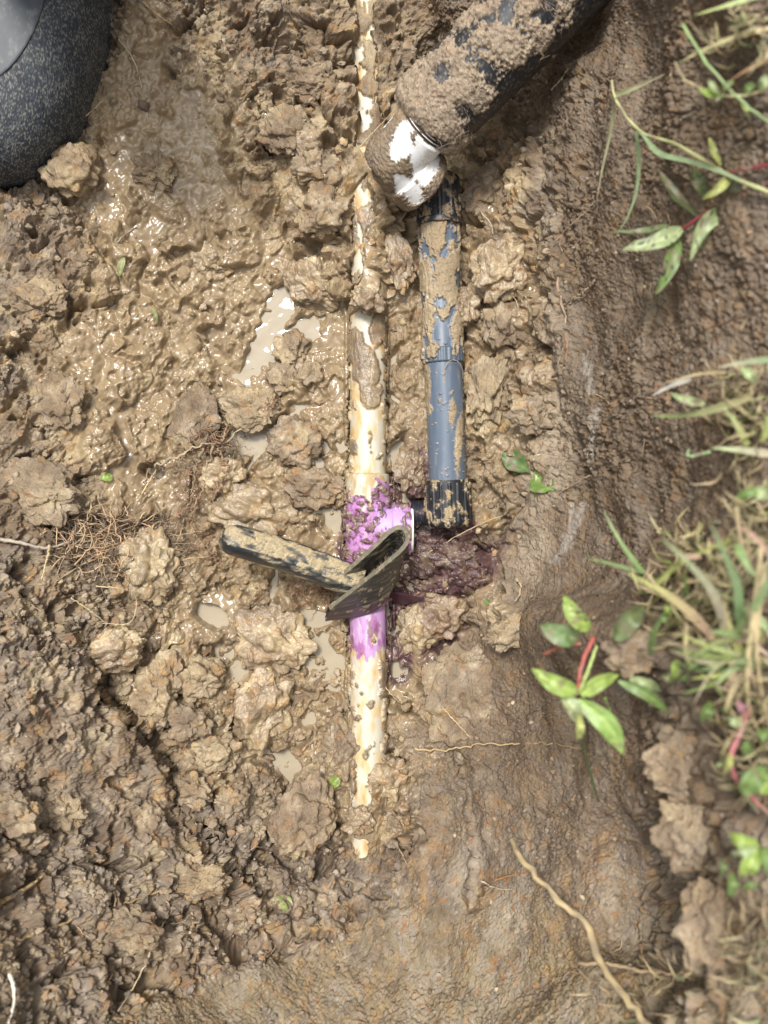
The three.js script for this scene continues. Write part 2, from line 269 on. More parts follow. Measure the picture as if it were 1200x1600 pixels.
    wetness[v] = clamp(Math.max(wet * (.62 + .45 * N3(px * .022, py * .022, 33) + .2 * w2), slur * 1.05, pool, pu * .66, bank * (.42 + .35 * w2)) * (1 - .35 * bank) + .10 * f);
    uvs[v * 2] = x + y; uvs[v * 2 + 1] = z;
  }
}
const surf = (px, py) => {                                                        // the finished ground under a pixel
  let i = GX.findIndex((g) => g >= px), j = GY.findIndex((g) => g >= py); if (i < 0) i = nx - 1; if (j < 0) j = ny - 1;
  const k = (j * nx + i) * 3; return new THREE.Vector3(pos[k], pos[k + 1], pos[k + 2]);
};
const high = (px, py) => surf(px, py).y;
{
  const lists = [[], [], [], []];
  for (let j = 0; j + 1 < ny; j++) for (let i = 0; i + 1 < nx; i++) {
    const a = j * nx + i, b = a + 1, c = a + nx, d = c + 1, w = (wetness[a] + wetness[d]) / 2 + .05 * (hash(i, j, 3) / 4294967296 - .5);
    lists[w < .3 ? 0 : w < .58 ? 1 : w < .86 ? 2 : 3].push(a, c, b, b, c, d);
  }
  const nrm = gridNormals(pos, nx, ny);
  // the field around the pit, out to the horizon
  const rim = []; for (let i = 0; i < nx; i += 8) rim.push(i); for (let j = 8; j < ny; j += 8) rim.push(j * nx + nx - 1); for (let i = nx - 9; i >= 0; i -= 8) rim.push((ny - 1) * nx + i); for (let j = ny - 9; j > 0; j -= 8) rim.push(j * nx);
  const P = Array.from(pos), Cc = Array.from(col), U = Array.from(uvs), Nn = Array.from(nrm); let base = nx * ny;
  for (const [s, y] of [[1.3, .45], [80, .45]]) for (const r of rim) { const X = pos[r * 3] * s, Z = pos[r * 3 + 2] * s; P.push(X, y, Z); U.push(X, Z); Nn.push(0, 1, 0); Cc.push(.09, .085, .04); }
  for (let q = 0; q < rim.length; q++) { const n = (q + 1) % rim.length, a = rim[q], b = rim[n], c = base + q, d = base + n, e = c + rim.length, g = d + rim.length; lists[0].push(a, b, c, b, d, c, c, d, e, d, g, e); }
  const g = new THREE.BufferGeometry();
  g.setAttribute('position', new THREE.Float32BufferAttribute(P, 3)); g.setAttribute('normal', new THREE.Float32BufferAttribute(Nn, 3));
  g.setAttribute('color', new THREE.Float32BufferAttribute(Cc, 3)); g.setAttribute('uv', new THREE.Float32BufferAttribute(U, 2));
  const idx = new Uint32Array(lists.reduce((s, l) => s + l.length, 0)); let o = 0;
  lists.forEach((l, m) => { idx.set(l, o); g.addGroup(o, l.length, m); o += l.length; });
  g.setIndex(new THREE.BufferAttribute(idx, 1));
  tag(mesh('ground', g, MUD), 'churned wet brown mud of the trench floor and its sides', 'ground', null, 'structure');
}
// standing water: one level sheet that shows where the mud dips below it
{
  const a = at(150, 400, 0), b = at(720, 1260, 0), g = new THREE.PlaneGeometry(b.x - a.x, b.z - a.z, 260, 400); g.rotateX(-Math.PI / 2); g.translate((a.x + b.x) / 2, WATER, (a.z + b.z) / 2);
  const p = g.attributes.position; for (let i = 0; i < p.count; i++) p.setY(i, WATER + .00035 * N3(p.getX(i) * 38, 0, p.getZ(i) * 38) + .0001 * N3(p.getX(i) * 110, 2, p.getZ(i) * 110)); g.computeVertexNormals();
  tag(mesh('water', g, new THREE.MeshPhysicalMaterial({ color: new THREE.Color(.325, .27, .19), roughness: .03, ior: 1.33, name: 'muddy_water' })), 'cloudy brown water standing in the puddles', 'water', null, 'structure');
}
// ---------------------------------------------------------------- builders for the objects
// a surface over u, v in 0..1; coat(p, n, u, v) may return [lift, r, g, b, material number]
function gridMesh(nu, nv, fn, { closed = false, coat = null, colour = [.5, .5, .5], slots = 1, flip = false } = {}) {
  const cu = closed ? nu : nu + 1, P = new Float32Array(cu * (nv + 1) * 3), Cc = new Float32Array(P.length), U = new Float32Array(cu * (nv + 1) * 2), mat = new Uint8Array(cu * (nv + 1));
  for (let j = 0; j <= nv; j++) for (let i = 0; i < cu; i++) { const p = fn(i / nu, j / nv), k = (j * cu + i) * 3; P[k] = p[0] ?? p.x; P[k + 1] = p[1] ?? p.y; P[k + 2] = p[2] ?? p.z; }
  const normals = () => {
    const N = new Float32Array(P.length);
    for (let j = 0; j <= nv; j++) for (let i = 0; i < cu; i++) {
      const a = (j * cu + (closed ? (i + cu - 1) % cu : Math.max(i - 1, 0))) * 3, b = (j * cu + (closed ? (i + 1) % cu : Math.min(i + 1, cu - 1))) * 3, c = (Math.max(j - 1, 0) * cu + i) * 3, d = (Math.min(j + 1, nv) * cu + i) * 3;
      const ux = P[b] - P[a], uy = P[b + 1] - P[a + 1], uz = P[b + 2] - P[a + 2], vx = P[d] - P[c], vy = P[d + 1] - P[c + 1], vz = P[d + 2] - P[c + 2];
      let X = uy * vz - uz * vy, Y = uz * vx - ux * vz, Z = ux * vy - uy * vx; const l = (Math.hypot(X, Y, Z) || 1) * (flip ? -1 : 1), k = (j * cu + i) * 3; N[k] = X / l; N[k + 1] = Y / l; N[k + 2] = Z / l;
    }
    return N;
  };
  let N = normals();
  for (let j = 0; j <= nv; j++) for (let i = 0; i < cu; i++) {
    const v = j * cu + i, k = v * 3, p = { x: P[k], y: P[k + 1], z: P[k + 2] };
    const r = coat ? coat(p, { x: N[k], y: N[k + 1], z: N[k + 2] }, i / nu, j / nv) : [0, ...colour, 0];
    P[k] += N[k] * r[0]; P[k + 1] += N[k + 1] * r[0]; P[k + 2] += N[k + 2] * r[0]; Cc[k] = r[1]; Cc[k + 1] = r[2]; Cc[k + 2] = r[3]; mat[v] = r[4] || 0;
    U[v * 2] = p.x + p.y; U[v * 2 + 1] = p.z + .3 * p.y;
  }
  N = normals();
  const lists = Array.from({ length: slots }, () => []);
  for (let j = 0; j < nv; j++) for (let i = 0; i < nu; i++) {
    const a = j * cu + i, b = j * cu + (closed ? (i + 1) % cu : i + 1), c = a + cu, d = b + cu, L = lists[slots > 1 ? mat[a] : 0];
    if (flip) L.push(a, c, b, b, c, d); else L.push(a, b, c, b, d, c);
  }
  const g = new THREE.BufferGeometry();
  g.setAttribute('position', new THREE.BufferAttribute(P, 3)); g.setAttribute('normal', new THREE.BufferAttribute(N, 3)); g.setAttribute('color', new THREE.BufferAttribute(Cc, 3)); g.setAttribute('uv', new THREE.BufferAttribute(U, 2));
  g.setIndex(lists.flat()); if (slots > 1) { let o = 0; lists.forEach((l, m) => { g.addGroup(o, l.length, m); o += l.length; }); }
  return g;
}
const V = (x, y, z) => new THREE.Vector3(x, y, z);
// a round thing along a path: radius(t), frames kept from twisting
function tube(path, radius, nu, nv, opt = {}) {
  const c = Array.isArray(path) ? (path.length === 2 ? new THREE.LineCurve3(...path) : new THREE.CatmullRomCurve3(path, false, 'centripetal')) : path;
  const f = c.computeFrenetFrames(nv, false), pts = Array.from({ length: nv + 1 }, (_, i) => c.getPointAt(i / nv)); let up = opt.up ?? V(0, 1, 0);
  const fr = pts.map((p, i) => { const t = f.tangents[i]; let a = up.clone().addScaledVector(t, -up.dot(t)); if (a.lengthSq() < 1e-4) a = f.normals[i].clone(); a.normalize(); if (opt.carry) up = a; return [a, new THREE.Vector3().crossVectors(t, a)]; });
  const caps = opt.caps ?? 0;                                                    // rows spent on closing each end
  return gridMesh(nu, nv + 2 * caps, (u, v) => {
    let j = Math.round(v * (nv + 2 * caps)) - caps, k = 1; if (j < 0) { k = 1 + j / caps; j = 0; } if (j > nv) { k = 1 - (j - nv) / caps; j = nv; }
    const t = j / nv, a = u * 2 * Math.PI, r = (typeof radius === 'function' ? radius(t, a) : radius) * k, [n, b] = fr[j];
    return pts[j].clone().addScaledVector(n, Math.cos(a) * r).addScaledVector(b, Math.sin(a) * r);
  }, { closed: true, ...opt });
}
// blades and leaves: pts are [px, py, height]; a ribbon with a fold along its midrib
function ribbon(pts, width, { n = 14, fold = .25, roll = 0, colour, tip = 1, base = .25, curl = 0, leaf = false, seed = 1 }) {
  const c = new THREE.CatmullRomCurve3(pts.map((p) => p.isVector3 ? p : at(...p)), false, 'centripetal'), m = 6;
  const P = Array.from({ length: n + 1 }, (_, i) => c.getPointAt(i / n)), T = Array.from({ length: n + 1 }, (_, i) => c.getTangentAt(i / n));
  return gridMesh(m, n, (u, v) => {
    const i = Math.round(v * n), t = T[i], side = new THREE.Vector3().crossVectors(t, V(0, 1, 0)); if (side.lengthSq() < 1e-4) side.set(1, 0, 0); side.normalize();
    side.applyAxisAngle(t, roll + curl * v); const up = new THREE.Vector3().crossVectors(side, t).normalize();
    const w = leaf ? Math.max(.03, Math.pow(Math.sin(Math.PI * Math.pow(clamp(v * .97 + .03), .8)), .85)) : mix(base, 1, ss(0, .25, v)) * Math.pow(1 - v * .985, .6 * tip), s = (u - .5) * 2;
    const wav = leaf ? .10 * width * N3(v * 3 + seed * 7, s * 1.2, seed) : .04 * width * N3(v * 4, s, seed);
    return P[i].clone().addScaledVector(side, s * w * width / 2).addScaledVector(up, Math.abs(s) * w * width * fold / 2 + wav);
  }, { coat: (p, nn, u, v) => [0, ...colour(u, v, p), 0] });
}
const LEAF = vc(.5, { transmission: .35, thickness: 0, side: THREE.DoubleSide, name: 'leaf' });
const GRASS = vc(.6, { transmission: .3, thickness: 0, side: THREE.DoubleSide, name: 'grass_blade' });
const STRAW = vc(.8, { name: 'straw' }), ROOTM = vc(.9, { name: 'root' }), STEM = vc(.5, { name: 'stem' });
const vary = (c, s, a = .22) => { const k = 1 + a * s; return [c[0] * k, c[1] * k, c[2] * k]; };
// leaf colour: paler midrib and veins, brown spots, mud along the tip or base
const leafCol = (c, { spots = 0, mud = 0, rim = null, seed = 0 } = {}) => (u, v, p) => {
  let q = vary(c, N3(p.x * 160, p.z * 160, seed)); const s = Math.abs(u - .5) * 2;
  if (s < .2) q = mix3(q, [q[0] * 1.5 + .03, q[1] * 1.35 + .03, q[2] * 1.4 + .02], .6);
  q = vary(q, Math.sin(v * 40 - s * 5) * .4, .15);
  if (spots && N3(p.x * 330 + seed, p.y * 330, p.z * 330) > .62 - spots * .3) q = [.02, .012, .016];
  if (fbm(p.x * 55 + seed * 3, p.y * 55, p.z * 55, 3) > .34) q = mix3(q, [.27, .225, .13], .65); if (mud && fbm(p.x * 90 + seed, p.y * 90, p.z * 90, 2) > .45 - mud) q = mix3(q, [.25, .19, .13], .8);
  if (rim) q = mix3(q, rim, ss(.75, 1, s) * .7);
  return q;
};
const bladeCol = (c, c2 = c, seed = 0) => (u, v, p) => { const q = mix3(c, c2, v); return vary(vary(q, Math.sin(u * 16) * .6, .14), N3(p.x * 120, p.z * 120 + seed, p.y * 90), .2); };
const threadCol = (c, mud = .3, seed = 0) => (p) => { const q = vary(c, N3(p.x * 300, p.y * 300, p.z * 300 + seed), .3); return fbm(p.x * 60 + seed, p.y * 60, p.z * 60, 2) > .4 - mud * .5 ? mix3(q, [.22, .165, .11], .75) : q; };
function thread(pts, r, c, { wob = .0008, n = 24, mud = .3, seed = 1, taper = .5, sides = 6 } = {}) {
  const P = pts.map((p) => p.isVector3 ? p : at(...p)), cv = new THREE.CatmullRomCurve3(P, false, 'centripetal'), Q = [];
  for (let i = 0; i <= n; i++) { const q = cv.getPointAt(i / n); q.x += wob * N3(i * .45, seed, 0); q.y += .5 * wob * N3(i * .45, seed, 5); q.z += wob * N3(i * .45, seed, 9); Q.push(q); }
  const col = threadCol(c, mud, seed);
  return tube(Q, (t) => r * (1 - taper * t) * (1 + .2 * N3(t * 9, seed, 3)), sides, n, { caps: 1, coat: (p) => [0, ...col(p), 0] });
}
// a thread laid on the ground through pixels
const lay = (px, lift = .0015) => px.map(([x, y, h]) => { const p = surf(x, y); return at(x, y, Math.max(p.y + lift, WATER + lift) + (h || 0)); });

// ---------------------------------------------------------------- clods and stones
const icoCache = {};
function ico(d) {
  if (icoCache[d]) return icoCache[d];
  const g = new THREE.IcosahedronGeometry(1, d); g.deleteAttribute('normal'); g.deleteAttribute('uv');
  const p = g.attributes.position, key = new Map(), pts = [], idx = [];
  for (let i = 0; i < p.count; i++) { const k = `${Math.round(p.getX(i) * 1e4)},${Math.round(p.getY(i) * 1e4)},${Math.round(p.getZ(i) * 1e4)}`; if (!key.has(k)) { key.set(k, pts.length / 3); pts.push(p.getX(i), p.getY(i), p.getZ(i)); } idx.push(key.get(k)); }
  return icoCache[d] = { pts: new Float32Array(pts), idx };
}
function clodGeo(c, rx, ry, rz, turn, seed, { wet = 0, angular: ang0 = .5, rough = 1, detail = 24, tint = null, tintK: o_tint } = {}) {
  const angular = ang0 + .25 * (1 - ang0), { pts, idx } = ico(detail), n = pts.length / 3, P = new Float32Array(pts.length), Cc = new Float32Array(pts.length), U = new Float32Array(n * 2), r = rng(seed * 977 + 3);
  const planes = Array.from({ length: 15 }, () => { const t = r() * 2 - 1, a = r() * 6.283, s = Math.sqrt(1 - t * t); return [s * Math.cos(a), t, s * Math.sin(a), .70 + .28 * r()]; });
  const cs = Math.cos(turn), sn = Math.sin(turn), m = (rx + rz) / 2, so = seed * 3.17;
  for (let i = 0; i < n; i++) {
    const x = pts[i * 3], y = pts[i * 3 + 1], z = pts[i * 3 + 2]; let d = 1.05;
    for (const q of planes) { const k = x * q[0] + y * q[1] + z * q[2]; if (k > .05) d = Math.min(d, q[3] / k); }
    d = mix(1, d, angular) + .20 * N3(x * 1.2 + so, y * 1.2, z * 1.2) + .10 * N3(x * 2.6 + so, y * 2.6, z * 2.6 + 3);
    const s = m / .03, X = x * s, Y = y * s, Z = z * s;
    const q1 = cell(X * 1.6 + so + .3 * N3(X * 2, Y * 2, Z * 2), Y * 1.6, Z * 1.6), e1 = ss(0, .25, q1.f2 - q1.f1), k1 = q1.r, o1 = 1 - q1.f1 * q1.f1;
    const q2 = cell(X * 4 + so, Y * 4 + .3 * N3(X * 3, Y * 3, Z * 3 + 4), Z * 4), e2 = ss(0, .25, q2.f2 - q2.f1), k2 = q2.r, o2 = 1 - q2.f1 * q2.f1;
    const f = fbm(X * 1.7 + so, Y * 1.7, Z * 1.7, 5, .6), sc = .03 / m;
    d += rough * sc * mix(.075 * mix(-.7, k1 - .4, e1) + .055 * mix(-.7, k2 - .4, e2) + .13 * f, .05 * (o1 * (.5 + k1) - .6) + .055 * (o2 * (.4 + k2) - .5) + .10 * f + .02 * mix(-.7, k2 - .4, e2) + .03 * fbm(X * 9 + so, Y * 9, Z * 9, 2), wet);
    const lx = x * rx * d, ly = y * ry * d, lz = z * rz * d;
    P[i * 3] = c.x + lx * cs + lz * sn; P[i * 3 + 1] = c.y + ly; P[i * 3 + 2] = c.z - lx * sn + lz * cs;
    const wx = P[i * 3], wy = P[i * 3 + 1], wz = P[i * 3 + 2];
    let q = vary(soilColour(wx + so, wy, wz, .65 - wet * .6, 0), 1, .08); if (tint) q = mix3(q, tint, (o_tint ?? .2) + .22 * N3(wx * 70 + so, wy * 70, wz * 70));
    Cc.set(q, i * 3); U[i * 2] = wx + wy; U[i * 2 + 1] = wz + .6 * wy;
  }
  const g = new THREE.BufferGeometry(); g.setAttribute('position', new THREE.BufferAttribute(P, 3)); g.setAttribute('color', new THREE.BufferAttribute(Cc, 3)); g.setAttribute('uv', new THREE.BufferAttribute(U, 2)); g.setIndex(idx); g.computeVertexNormals(); return g;
}
const mudOf = (wet) => MUD[wet > .65 ? 2 : wet > .25 ? 1 : 0];
let seedNo = 1;
// px, py, half width, half height in pixels, turn in degrees, lift, options, label
function clod(px, py, rw, rh, deg, label, o = {}, name = 'mud_clod', category = 'clod') {
  const s = surf(px, py), h = Math.max(s.y, WATER) + ((o.lift ?? .2) - .12) * Math.min(rw, rh) * PX, c = at(px, py, h), k = K * (EYE - h);
  const flat = o.flat ?? .75, r = Math.min(rw, rh) * k * flat;
  return solo(name, clodGeo(c, rw * k, r, rh * k, -deg * Math.PI / 180, seedNo++, { detail: Math.max(rw, rh) > 44 ? 30 : Math.max(rw, rh) > 32 ? 25 : 19, ...o }), o.mat ?? mudOf(o.wet ?? 0), label, category, o.group);
}
const ORANGE = [.33, .19, .085];
clod(112, 266, 44, 44, 20, 'smooth brown stone half sunk in mud against the boot', { wet: .3, rough: .5, angular: .6, tint: [.25, .165, .08], mat: MUD[1], lift: .35 }, 'stone', 'stone');
clod(58, 305, 24, 26, 0, 'small grey clod tucked in the shadow below the boot', { angular: .7, tint: GREYB });
clod(240, 268, 34, 30, 10, 'dark crumbly clod in the slurry right of the boot', { angular: .5, tint: [.15, .105, .075], lift: .3 });
clod(330, 408, 36, 30, 0, 'round glossy clod above the largest puddle', { wet: .7, lift: .1 });
clod(306, 652, 36, 54, 22, 'flat smooth dark grey slab of clay left of the puddles', { angular: .85, rough: .28, flat: .45, tint: [.125, .10, .075], lift: .35 });
clod(388, 640, 48, 34, 8, 'pale yellowish clod at the lower end of the largest puddle', { wet: .35, tint: [.37, .30, .18], angular: .6 });
clod(446, 590, 24, 26, -30, 'small brown clod standing in the puddle, lower of a pair', { wet: .3, angular: .6 });
clod(455, 545, 27, 28, 0, 'round brown clod standing in the puddle, upper of a pair', { wet: .3, angular: .5, lift: .35 });
clod(482, 586, 28, 26, 10, 'muddy clod at the right bank of the largest puddle', { wet: .6 });
clod(458, 690, 44, 42, -10, 'large crumbly clod between the root bundle and white pipe', { wet: .35, angular: .5, lift: .3 });
clod(488, 758, 52, 36, 5, 'rounded clod with rust streaks left of the white tee', { wet: .3, angular: .45, tint: [.25, .17, .105], lift: .3 });
clod(392, 795, 62, 46, 10, 'large pale wet lump above the cutter handle', { wet: .95, angular: .25, tint: [.35, .27, .16], lift: .25 });
clod(348, 742, 36, 34, 0, 'yellowish wet clod right of the root bundle', { wet: .8, tint: [.34, .265, .15] });
clod(232, 885, 48, 56, 0, 'pale wet clod with a crack beside the straw tangle', { wet: .85, tint: [.37, .30, .185], angular: .5 });
clod(180, 1014, 50, 34, -25, 'wet clod at the upper edge of the spade-cut ledge', { wet: .85, angular: .6, lift: .4 });
clod(262, 1048, 26, 34, 0, 'upright clod beside the spade-cut ledge', { wet: .55, angular: .6, lift: .4 });
clod(312, 1058, 38, 38, 10, 'pale jagged clod right of the upright one above the ledge', { wet: .6, angular: .55, tint: [.35, .275, .17], lift: .4 });
clod(292, 1132, 34, 34, 15, 'blocky grey-brown clod low beside the spade-cut ledge', { angular: .75, tint: [.25, .19, .135], lift: .45 });
clod(338, 1178, 40, 34, -25, 'wrinkled wet clod below the blocky one', { wet: .5, angular: .6, tint: [.30, .235, .145], lift: .45 });
clod(408, 1108, 44, 62, 15, 'large tall glossy lump left of the lower white pipe', { wet: .9, angular: .45, lift: .3 });
clod(428, 1000, 62, 52, 20, 'big glossy slab of mud below the cutter handle', { wet: .85, angular: .6, flat: .6, lift: .3 });
clod(240, 1090, 40, 50, 0, 'dark wet clod touching the crack of the ledge', { wet: .6, angular: .5, lift: .3 });
clod(474, 1280, 52, 66, 12, 'large angular clod with orange streaks left of the pipe end', { angular: .95, rough: .75, tint: [.27, .185, .115], flat: .8, lift: .45, detail: 40 });
clod(538, 1172, 36, 46, 0, 'grey-brown clod against the left side of the lower pipe', { angular: .6, wet: .3, lift: .2 });
clod(300, 1236, 32, 28, 20, 'pale crumbly clod below the end of the ledge', { angular: .6, tint: [.34, .27, .18], lift: .5 });
clod(360, 1256, 28, 30, 0, 'rounded grey clod left of the large angular one', { angular: .55, tint: GREYB, lift: .5 });
clod(606, 1215, 34, 34, 0, 'smooth wet lump on the right of the narrow pipe end', { wet: .95, angular: .3, lift: .2 });
clod(561, 1284, 25, 22, 0, 'small dark clod lying across the end of the white pipe', { wet: .75, angular: .6, tint: [.20, .13, .08], lift: .6 });
clod(618, 1288, 19, 20, 0, 'small rounded clod right of the pipe end', { wet: .75, angular: .5, lift: .4 });
clod(740, 1085, 78, 84, 15, 'broad crumbly mass of soil right of the lower white pipe', { angular: .45, rough: 1.1, flat: .45, tint: [.21, .16, .115], lift: -.05 });
clod(446, 206, 42, 40, 0, 'pale crumbly clod left of the white elbow', { angular: .4, lift: .4, tint: [.27, .20, .13] });
clod(492, 260, 40, 34, 15, 'dark moist clod below the pale one left of the elbow', { angular: .5, wet: .3 });
clod(490, 130, 44, 28, -10, 'dark clod in the hollow left of the upper white pipe', { angular: .5, tint: [.17, .125, .09] });
clod(505, 330, 40, 38, 0, 'wet lump left of the white pipe below the elbow', { wet: .6, angular: .4 });
clod(490, 446, 46, 44, 32, 'large wet lump right of the puddle, below the buried pipe', { wet: .7, angular: .6, lift: .12 });
clod(572, 468, 27, 24, 20, 'mud lump bridging the white pipe where it is buried', { wet: .7, angular: .7, lift: .34 });
clod(622, 410, 28, 44, -14, 'wet lump between the white pipe and the grey pipe', { wet: .7, angular: .6, lift: .05 });
clod(724, 480, 22, 30, 0, 'wet lump pressed against the right side of the grey pipe', { wet: .8, angular: .3, lift: .5 });
clod(780, 420, 44, 50, 10, 'glossy lump right of the upper grey pipe', { wet: .75, angular: .5, lift: .2 });
clod(762, 610, 34, 56, 12, 'pale yellowish clod right of the grey pipe', { wet: .4, angular: .75, tint: [.36, .29, .175], lift: .3 });
clod(836, 648, 36, 32, 0, 'round grey clod at the foot of the right bank', { angular: .5, tint: [.235, .20, .155], wet: .4, lift: .3 });
clod(790, 510, 34, 40, -20, 'brown clod under the hanging roots', { wet: .4, angular: .6 });
clod(755, 300, 30, 44, 30, 'flaky clod beside the black fitting', { wet: .5, angular: .7, tint: [.24, .19, .145], lift: .3 });
clod(640, 735, 24, 34, 0, 'dark stained lump between tee and grey pipe', { wet: .9, angular: .4, tint: [.20, .135, .095] });
clod(690, 965, 40, 34, -20, 'reddish-brown lump stained purple below the cutter blade', { wet: .85, angular: .5, tint: [.16, .075, .07], lift: .1 });
clod(652, 985, 32, 36, 0, 'olive wet lump right of the purple pipe', { wet: .9, angular: .5, tint: [.27, .20, .10] });
clod(308, 1380, 50, 30, -12, 'crumbly tan clod with orange patches above the yellow roots', { angular: .6, tint: [.30, .215, .12], lift: .3 });
clod(205, 1450, 44, 36, 25, 'grey-brown clod left of the pale straw', { angular: .55, tint: [.23, .175, .12], lift: .4 });
clod(100, 1270, 36, 30, 10, 'pale clod with ochre patches on the left slope', { angular: .5, tint: [.36, .275, .16], lift: .4 });
clod(24, 1272, 44, 34, 20, 'large pale clod cut by the left edge below the ledge', { angular: .5, tint: [.33, .265, .18], lift: .4 });
clod(60, 770, 62, 50, 10, 'broad pale dry clod left of the straw tangle', { angular: .4, tint: [.33, .26, .18], flat: .5 });
clod(90, 630, 44, 50, 0, 'brown clod left of the small wet slope', { angular: .4, tint: [.27, .20, .135], flat: .5 });
clod(62, 470, 40, 36, 0, 'reddish tan clod below the boot at left', { angular: .6, tint: [.32, .235, .155], flat: .6 });
clod(1072, 1190, 62, 58, 25, 'pale dry clod on the lip of the right bank', { angular: .55, tint: [.22, .165, .115], lift: .05, flat: .6 });
clod(1092, 1300, 66, 64, 50, 'lower of the two dry blocks on the lip of the right bank', { angular: .65, tint: [.22, .165, .115], lift: .05, flat: .6 });
clod(1120, 1440, 58, 74, 10, 'tan crumbly block at the right edge below the clover', { angular: .5, tint: [.31, .225, .15], lift: .2, flat: .6 });
clod(800, 990, 42, 26, -20, 'soft mud lip below the leafy weed', { angular: .4, tint: [.27, .20, .13], lift: .4, flat: .7 });
clod(985, 1018, 42, 36, 15, 'wrinkled dried mud pad among the weed leaves', { angular: .4, tint: [.30, .235, .18], lift: .9, flat: .5 });
for (const [x, y, a, c, l] of [[668, 880, 34, 26, 'dark purple clod under the end of the channel handle'], [712, 868, 36, 24, 'purple-black lump of soil right of the stained hollow'], [676, 918, 30, 20, 'glossy dark purple lump beside the cutter blade'], [735, 900, 32, 20, 'purple-brown clod at the right rim of the stain'], [640, 1008, 20, 32, 'dark purple mud ridge right of the lower purple pipe']]) clod(x, y, a, c, 15, l, { wet: .7, angular: .5, tint: [.045, .013, .022], tintK: .75, lift: .05 });
// loose crumbs, past counting
{
  const { pts, idx } = ico(3), g = new THREE.BufferGeometry(), P = new Float32Array(pts.length);
  for (let i = 0; i < pts.length; i += 3) { const x = pts[i], y = pts[i + 1], z = pts[i + 2], d = 1 + .35 * N3(x * 1.4, y * 1.4, z * 1.4) + .12 * N3(x * 4, y * 4, z * 4); P[i] = x * d; P[i + 1] = y * d * .8; P[i + 2] = z * d; }
  g.setAttribute('position', new THREE.BufferAttribute(P, 3)); g.setIndex(idx); g.computeVertexNormals();
  const spots = []; const r = rng(91);
  while (spots.length < 5200) {
    const px = r() * 1260 - 30, py = r() * 1660 - 30, dry = 1 - blobs(SLUR, px, py, 0, .5), pipe = Math.abs(px - 574) < 36 || (px > 640 && px < 745 && py > 180 && py < 850);
    const sl = ell(px, py, [170, 1210, 85, 180, -.62]); if (pipe || (sl < 1 && r() > .08) || r() > dry * (.25 + .75 * ss(-.2, .5, N3(px * .01, py * .01, 40))) * (py > 900 && px < 640 ? 1 : px > lin(BANK, py) ? .3 : .4)) continue; spots.push([px, py]);
  }
  const im = new THREE.InstancedMesh(g, new THREE.MeshStandardMaterial({ roughness: .85, name: 'crumb' }), spots.length), q = new THREE.Quaternion(), s = new THREE.Vector3(), M = new THREE.Matrix4(), co = new THREE.Color();
  spots.forEach(([px, py], i) => {
    const p = surf(px, py), k = (.0011 + .0042 * Math.pow(r(), 3.2)) * (px > lin(BANK, py) ? .5 : 1); p.y += k * .3; q.setFromEuler(new THREE.Euler(r() * 6, r() * 6, r() * 6)); s.set(k * (.7 + .6 * r()), k * (.6 + .5 * r()), k * (.7 + .6 * r()));
    im.setMatrixAt(i, M.compose(p, q, s)); const c = vary(soilColour(p.x + .3, p.y, p.z, 1 - blobs(WET, px, py), 0), r() - .4, .35); im.setColorAt(i, co.setRGB(...c));
  });
  im.name = 'soil_crumbs'; im.castShadow = im.receiveShadow = true; scene.add(im); tag(im, 'loose crumbs of soil scattered over the mud', 'soil crumbs', null, 'stuff');
}

// ---------------------------------------------------------------- the white pipe with its tee
const PVC = vc(.5, { name: 'white_plastic' }), BLACK = vc(.42, { name: 'black_plastic' }), GREY = vc(.3, { name: 'grey_plastic' });
const COAT = (base) => [base, MUD[1], MUD[2]];
const mudShade = (p, dry) => { const q = soilColour(p.x + 1, p.y, p.z, dry, 0); return q; };
const purple = (p) => { const f = fbm(p.x * 75, p.y * 75, p.z * 75, 3); const c = mix3(mix3([.13, .055, .085], [.25, .085, .23], ss(-.3, .0, f)), [.43, .20, .42], ss(.05, .3, f)); return vary(mix3(c, [.40, .32, .30], .5 * ss(.2, .6, fbm(p.x * 110, p.y * 110, p.z * 60, 2))), N3(p.x * 200, p.y * 200, p.z * 200), .2); };
